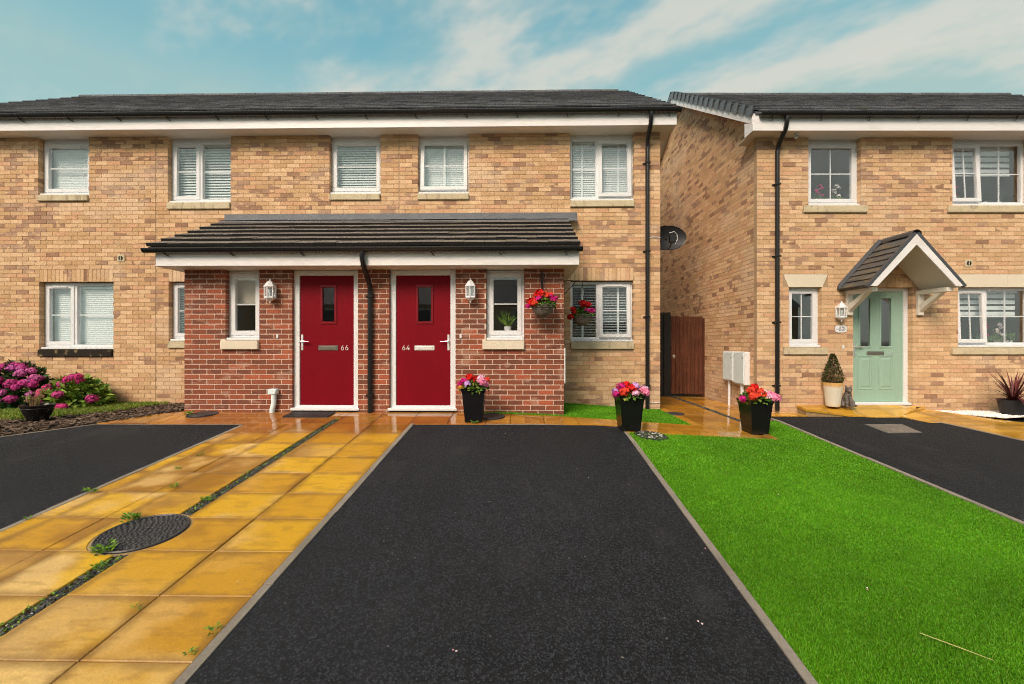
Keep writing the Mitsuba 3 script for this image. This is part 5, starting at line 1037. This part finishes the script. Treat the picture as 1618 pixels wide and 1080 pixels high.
FRAME = 'R'
t = 'topiary_pot'; tag(t, 'cone shaped evergreen in a cream tapered pot beside the green door', 'potted shrub'); tx, ty, tz = 5.50, 7.80, 0.508
MB().lathe([(0.0, 0.0), (0.100, 0.0), (0.105, 0.01), (0.142, 0.36), (0.150, 0.40), (0.150, 0.41), (0.136, 0.41), (0.13, 0.38), (0.0, 0.38)], (tx, ty, tz), 28).add(t+'__pot', 'cream_pot', smooth=35)
g = np.random.default_rng(15); n = 1500; hgt = g.uniform(0, 1, n)**1.35; a = g.uniform(0, 6.28, n); prof = np.interp(hgt, [0, 0.12, 0.3, 0.6, 0.85, 1.0], [0.118, 0.138, 0.130, 0.085, 0.045, 0.016]); rr_ = prof*(0.72+0.34*g.uniform(0, 1, n)+0.12*np.sin(a*5+hgt*23))
C = np.stack([tx+rr_*np.cos(a), ty+rr_*np.sin(a), tz+0.39+0.50*hgt], 1); D = unit(np.stack([np.cos(a), np.sin(a), 0.7+0*a], 1)+g.normal(0, 0.5, (n, 3))); col = np.array([(0.035, 0.055, 0.012), (0.06, 0.085, 0.018), (0.085, 0.085, 0.022), (0.10, 0.07, 0.03)])[g.integers(0, 4, n)]*g.uniform(0.6, 1.3, (n, 1))
MB().leaves(C, D, unit(g.normal(0, 1, (n, 3))+[0, 0, 1]), 0.030, 0.020, col).add(t+'__foliage', 'leaf'); MB().tube([[tx, ty, tz+0.38], [tx, ty, tz+0.85]], [0.014, 0.004], 6, col=(0.10, 0.06, 0.03)).add(t+'__stem', 'leaf')
t = 'spiky_plant'; tag(t, 'dark red spiky cordyline in a black pot on the white gravel', 'potted plant'); tx, ty, tz = 8.32, 7.55, 0.405
mb = MB().lathe([(0.0, 0.0), (0.150, 0.0), (0.158, 0.01), (0.195, 0.23), (0.205, 0.25), (0.19, 0.25), (0.18, 0.22), (0.0, 0.22)], (tx, ty, tz), 28); mb.add(t+'__pot', 'matt_black', smooth=35)
g = np.random.default_rng(16); mb = MB()
for q in range(64):
    a = g.uniform(0, 6.28); up = g.uniform(0.0, 1.0)**0.8; l = g.uniform(0.34, 0.62); e0 = 0.30+1.15*up
    pts, p, ang = [], np.array([tx+0.02*math.cos(a), ty+0.02*math.sin(a), tz+0.23]), e0
    for s_ in range(7): pts.append(p.copy()); p = p+l/6*np.array([math.cos(a)*math.cos(ang), math.sin(a)*math.cos(ang), math.sin(ang)]); ang -= (0.20 if up < 0.5 else 0.07)
    wds = 0.013*np.array([0.7, 1, 1, 0.9, 0.7, 0.45, 0.05]); sd = np.array([-math.sin(a), math.cos(a), 0]); v = np.vstack([[pp-sd*w, pp+sd*w] for pp, w in zip(pts, wds)]); c_ = np.array([(0.085, 0.018, 0.020), (0.14, 0.03, 0.03), (0.05, 0.016, 0.016)][q % 3])
    mb.raw(v, [[2*k, 2*k+1, 2*k+3, 2*k+2] for k in range(6)], c_)
mb.add(t+'__foliage', 'leaf')

# cat sitting beside the topiary pot: one continuous body
import manifold3d as m3
def chain(pairs):
    out = None
    for (p, r0), (q, r1) in pairs:
        h = m3.Manifold.batch_hull([m3.Manifold.sphere(r0, 20).translate(list(map(float, p))), m3.Manifold.sphere(r1, 20).translate(list(map(float, q)))]); out = h if out is None else out+h
    return out
cb = chain([(((0, 0.03, 0.085), 0.083), ((0, -0.01, 0.19), 0.062)), (((0, -0.01, 0.19), 0.062), ((0, -0.035, 0.255), 0.046)), (((0, -0.035, 0.255), 0.045), ((0, -0.060, 0.300), 0.052)), (((0, -0.085, 0.292), 0.034), ((0, -0.115, 0.284), 0.020)),
            (((-0.030, -0.060, 0.17), 0.026), ((-0.032, -0.085, 0.02), 0.018)), (((0.030, -0.060, 0.17), 0.026), ((0.032, -0.085, 0.02), 0.018)), (((-0.032, -0.085, 0.018), 0.018), ((-0.032, -0.118, 0.014), 0.015)), (((0.032, -0.085, 0.018), 0.018), ((0.032, -0.118, 0.014), 0.015)),
            (((-0.065, 0.03, 0.07), 0.055), ((-0.075, -0.035, 0.03), 0.028)), (((0.065, 0.03, 0.07), 0.055), ((0.075, -0.035, 0.03), 0.028)), (((-0.032, -0.050, 0.335), 0.018), ((-0.044, -0.046, 0.376), 0.004)), (((0.032, -0.050, 0.335), 0.018), ((0.044, -0.046, 0.376), 0.004)),
            (((0.0, 0.10, 0.04), 0.024), ((0.09, 0.08, 0.025), 0.022)), (((0.09, 0.08, 0.025), 0.022), ((0.12, -0.02, 0.022), 0.018)), (((0.12, -0.02, 0.022), 0.018), ((0.09, -0.09, 0.020), 0.012))])
cm = cb.refine_to_length(0.010).to_mesh(); cat = trimesh.Trimesh(cm.vert_properties[:, :3], cm.tri_verts, process=True); trimesh.smoothing.filter_taubin(cat, iterations=6)
v = np.array(cat.vertices); tab = meshkit.noise(v*[28, 28, 60], 3)*0.6+meshkit.noise(v*130, 4)*0.4; cc = lerp((0.045, 0.038, 0.034), (0.21, 0.185, 0.165), np.clip((tab[:, None]-0.25)*1.9, 0, 1))
muz = np.exp(-np.sum((v-[0, -0.115, 0.282])**2, 1)/0.0006)[:, None]; cc = lerp(cc, (0.40, 0.36, 0.32), 0.5*muz)
a = -0.35; vv = v@np.array([[math.cos(a), math.sin(a), 0], [-math.sin(a), math.cos(a), 0], [0, 0, 1]])*0.98+[5.735, 7.78, 0.506]
k = MB().raw(vv, np.array(cat.faces), cc).add('cat', 'painted', smooth=True); tag(k, 'grey tabby cat sitting beside the cream pot on the step', 'cat')
ey_ = MB()
for s_ in (-1, 1):
    p = np.array([0.021*s_, -0.106, 0.310])@np.array([[math.cos(a), math.sin(a), 0], [-math.sin(a), math.cos(a), 0], [0, 0, 1]])*0.98+[5.735, 7.78, 0.506]; w = icosa(1); ey_.raw(w.vertices*0.0085+p, w.faces)
ey_.add(k+'__eye', 'gloss_black', smooth=True)

# small things on the inner sills of the right house
def vase(x, z, kind, label, cat='potted plant'):
    t = uniq('sill_plant' if kind != 'candle' else 'candle'); tag(t, label, cat); y = RF+0.22
    if kind == 'candle': MB().lathe([(0.0, 0.0), (0.042, 0.0), (0.042, 0.125), (0.036, 0.128), (0.0, 0.12)], (x, y, z), 18).add(t+'__wax', 'white_plastic', smooth=40); MB().tube([[x, y, z+0.12], [x+0.003, y, z+0.14]], 0.002, 4).add(t+'__wick', 'black_paint'); return
    MB().lathe([(0.0, 0.0), (0.04, 0.0), (0.05, 0.05), (0.055, 0.10), (0.046, 0.10), (0.0, 0.08)], (x, y, z), 16).add(t+'__pot', 'white_plastic', smooth=40)
    if kind == 'bush': foliage(t+'__foliage', (x, y, z+0.11), (0.10, 0.06, 0.12), 160, 0.05, 0.03, LEAFC, int(x*100))
    else:
        col = MAG if kind == 'pink' else WHITE; foliage(t+'__foliage', (x, y, z+0.10), (0.06, 0.05, 0.08), 50, 0.09, 0.03, LEAFC, int(x*100)); MB().tube([[x, y, z+0.09], [x+0.01, y, z+0.24], [x, y, z+0.34]], 0.004, 4, col=(0.08, 0.15, 0.03)).add(t+'__stem', 'leaf')
        for q in range(5): flower_head(t+'__flower_head', (x+0.055*math.cos(q*1.9), y-0.02, z+0.20+0.045*q), 0.034, col, 12, int(x*10)+q)
for x in (5.3, 4.9): pass
sl = MB(); sl.box(5.181, 6.101, RF+0.07, RF+0.32, 3.985, 4.02).box(7.696, 9.05, RF+0.07, RF+0.32, 3.985, 4.02).box(4.843, 5.41, RF+0.07, RF+0.32, 1.505, 1.54).box(7.795, 9.15, RF+0.07, RF+0.32, 1.505, 1.54); sl.add(G+'__inner_sill', 'white_plastic')
vase(5.56, 4.06, 'pink', 'pink flower in the upstairs window beside the white one'); vase(5.86, 4.06, 'white', 'white flower in the left upstairs window of the right house')
vase(7.98, 4.06, 'pink', 'pink flower behind the opened sash of the right upstairs window')
vase(8.58, 4.022, 'candle', 'white pillar candle on the upstairs sill, left of two', 'candle'); vase(8.82, 4.022, 'candle', 'white pillar candle on the upstairs sill, right of two', 'candle')
vase(4.98, 1.545, 'bush', 'green plant in the narrow window beside the green door'); vase(8.02, 1.545, 'pink', 'pink flower at the left end of the right ground floor window'); vase(8.55, 1.545, 'pink', 'tall magenta orchid in the right ground floor window'); vase(8.82, 1.545, 'white', 'white orchid in the right ground floor window'); vase(9.02, 1.545, 'bush', 'leafy green plant at the right end of the ground floor window')
FRAME = 'L'
t = 'sill_plant_in_porch'; tag(t, 'leafy plant in a white pot behind the right porch window', 'potted plant')
MB().lathe([(0.0, 0.0), (0.045, 0.0), (0.06, 0.09), (0.05, 0.09), (0.0, 0.07)], (-0.20, YG+0.20, 1.76), 16).add(t+'__pot', 'white_plastic', smooth=40)
g = np.random.default_rng(3); a = g.uniform(0, 6.28, 40); MB().leaves(np.tile([-0.20, YG+0.20, 1.84], (40, 1)), np.stack([np.cos(a)*0.5, np.sin(a)*0.25, 0.3+g.uniform(0, 1, 40)], 1), g.normal(0, 1, (40, 3)), g.uniform(0.15, 0.32, 40), 0.03, np.array(LEAFC)[g.integers(0, 4, 40)]).add(t+'__foliage', 'leaf')
MB().box(-0.508, 0.052, YG+0.07, YG+0.30, 1.70, 1.755).box(-4.41, -3.90, YG+0.07, YG+0.30, 1.70, 1.755).add(H+'__inner_sill', 'white_plastic')
MB().box(-4.36, -3.95, YG+0.12, YG+0.124, 2.20, 2.64).add('roller_blind', 'warm_blind'); tag('roller_blind', 'cream roller blind half way down in the left porch window', 'window blind')

# ---- small things lying about
k = MB().hull([[x, y, float(Z(np.array(x), np.array(y)))+h] for x, y in ((-3.36, 6.36), (-2.72, 6.36), (-2.72, 6.63), (-3.36, 6.63)) for h in (0.004, 0.022)]).add('doormat', 'matt_black'); tag(k, 'dark doormat in front of the door numbered 66', 'doormat')
def weed(x, y, r, n, label, seed):
    g = np.random.default_rng(seed); z = float(Z(np.array(x), np.array(y))); a = g.uniform(0, 6.28, n); rr_ = r*g.uniform(0, 1, n)
    C = np.stack([x+rr_*np.cos(a)*0.7, y+rr_*np.sin(a)*0.7, z+g.uniform(0.0, 0.6*r, n)], 1); D = np.stack([np.cos(a), np.sin(a), g.uniform(0.2, 1.4, n)], 1)
    k = MB().leaves(C, D, g.normal(0, 0.5, (n, 3))+[0, 0, 1], r*g.uniform(0.35, 0.7, n), r*0.25, np.array([(0.12, 0.26, 0.02), (0.20, 0.34, 0.03), (0.08, 0.17, 0.02)])[g.integers(0, 3, n)]*g.uniform(0.7, 1.2, (n, 1))).add('weed', 'leaf'); tag(k, label, 'weed')
for q, (x, y, r_, n_, lab) in enumerate([(-2.88, 3.32, 0.07, 55, 'tuft of weeds at the far left rim of the round cover'), (-2.70, 2.90, 0.07, 60, 'tuft of weeds at the near rim of the round cover'), (-3.02, 3.92, 0.05, 24, 'flat weed in the slab joint beyond the round cover'), (-3.33, 4.36, 0.04, 20, 'small weed in the third slab joint up the path'),
        (-3.66, 3.80, 0.06, 30, 'weed growing at the left driveway edging'), (-2.03, 2.36, 0.03, 14, 'tiny weed in the joint between the two nearest slab rows'), (-1.50, 2.20, 0.04, 20, 'tiny weed against the grey edging of the middle drive'), (-1.51, 2.06, 0.035, 16, 'weed beside the edging stones nearest the camera'), (-3.67, 3.32, 0.04, 18, 'small weed by the left edging near the photo edge'),
        (-0.62, 6.075, 0.06, 30, 'weed at the foot of the planter by the door numbered 64'), (-4.80, 6.48, 0.07, 34, 'weeds beside the drain cover below the left porch wall'), (-2.56, 2.72, 0.05, 40, 'weeds sprouting in the pebble joint below the round cover'), (-2.56, 3.66, 0.05, 40, 'weeds sprouting in the pebble joint above the round cover'), (-3.40, 4.75, 0.045, 18, 'small weed in the fourth slab joint up the path'), (3.75, 7.55, 0.10, 30, 'weeds beside the pebble channel in the alley')]): weed(x, y, r_, n_, lab, 60+q)
g = np.random.default_rng(50); mm = MB()
for c_, n_ in ((sg.box(-2.60, 1.6, -2.52, 2.86), 130), (sg.box(-2.60, 3.45, -2.52, 6.4), 200)):
    q = scatter(c_, n_, g); mm.leaves(np.column_stack([q, Z(q[:, 0], q[:, 1])+0.002]), g.normal(0, 1, (n_, 3))*[1, 1, 0.4]+[0, 0, 0.4], g.normal(0, 0.4, (n_, 3))+[0, 0, 1], 0.028, 0.012, np.array([(0.12, 0.24, 0.02), (0.18, 0.28, 0.03), (0.07, 0.12, 0.02)])[g.integers(0, 3, n_)])
mm.add('joint_moss', 'leaf'); labels['joint_moss'] = {'label': 'moss and seedlings among the pebbles of the path joint', 'category': 'moss', 'kind': 'stuff'}
g = np.random.default_rng(51); pm_ = MB(); pts = [(-1.30, 4.6), (-1.34, 4.9), (-1.72, 3.6), (-1.95, 3.4), (-1.62, 2.6), (0.55, 4.4), (0.6, 4.2), (0.9, 2.3), (-0.2, 5.6), (-1.0, 6.25), (-0.95, 6.3), (-1.1, 6.2), (-0.3, 2.1), (2.2, 3.9), (2.9, 3.7), (1.95, 2.6), (2.4, 5.5), (2.0, 5.75), (1.2, 3.0), (-1.25, 5.4)]
for (x, y) in pts:
    n_ = g.integers(1, 3); C = np.column_stack([x+g.normal(0, 0.015, n_), y+g.normal(0, 0.015, n_), np.full(n_, float(Z(np.array(x), np.array(y)))+(0.024 if x > 1.33 else 0.010))]); pm_.leaves(C, g.normal(0, 1, (n_, 3))*[1, 1, 0.1], [[0, 0, 1]]*n_, 0.015, 0.012, np.array([(0.75, 0.55, 0.55), (0.78, 0.72, 0.68), (0.6, 0.25, 0.3)])[g.integers(0, 3, n_)])
pm_.add('fallen_petals', 'petal'); labels['fallen_petals'] = {'label': 'pale fallen petals scattered over drive, path and lawn', 'category': 'petals', 'kind': 'stuff'}
k = MB().tube([[1.93, 2.24, float(Z(1.93, 2.24))+0.03], [2.03, 2.15, float(Z(2.03, 2.15))+0.032], [2.12, 2.08, float(Z(2.12, 2.08))+0.028]], [0.0022, 0.0022, 0.0012], 5, col=(0.45, 0.40, 0.14)).add('dry_straw', 'leaf'); tag(k, 'single pale straw lying on the near right of the lawn', 'straw')

# things that repeat share a group
for key, e in labels.items():
    base = key[:-4] if key[-4:-3] == '_' and key[-3:].isdigit() else key
    g_ = {'wall_lantern': 'white wall lanterns', 'flower_planter': 'black planters of flowers along the fronts', 'hanging_basket': 'hanging baskets by the porch', 'hydrangea': 'hydrangea bushes under the left window', 'weed': 'weeds in the paving joints',
          'drain_cover': 'small round drain covers', 'window_blind': 'slatted blinds in the terrace windows', 'zebra_blind': 'banded blinds in the right house', 'meter_box': 'meter boxes on the alley wall', 'sill_plant': 'plants on the inner sills of the right house', 'candle': 'candles on the upstairs sill'}.get(base)
    if g_ and 'category' in e: e['group'] = g_
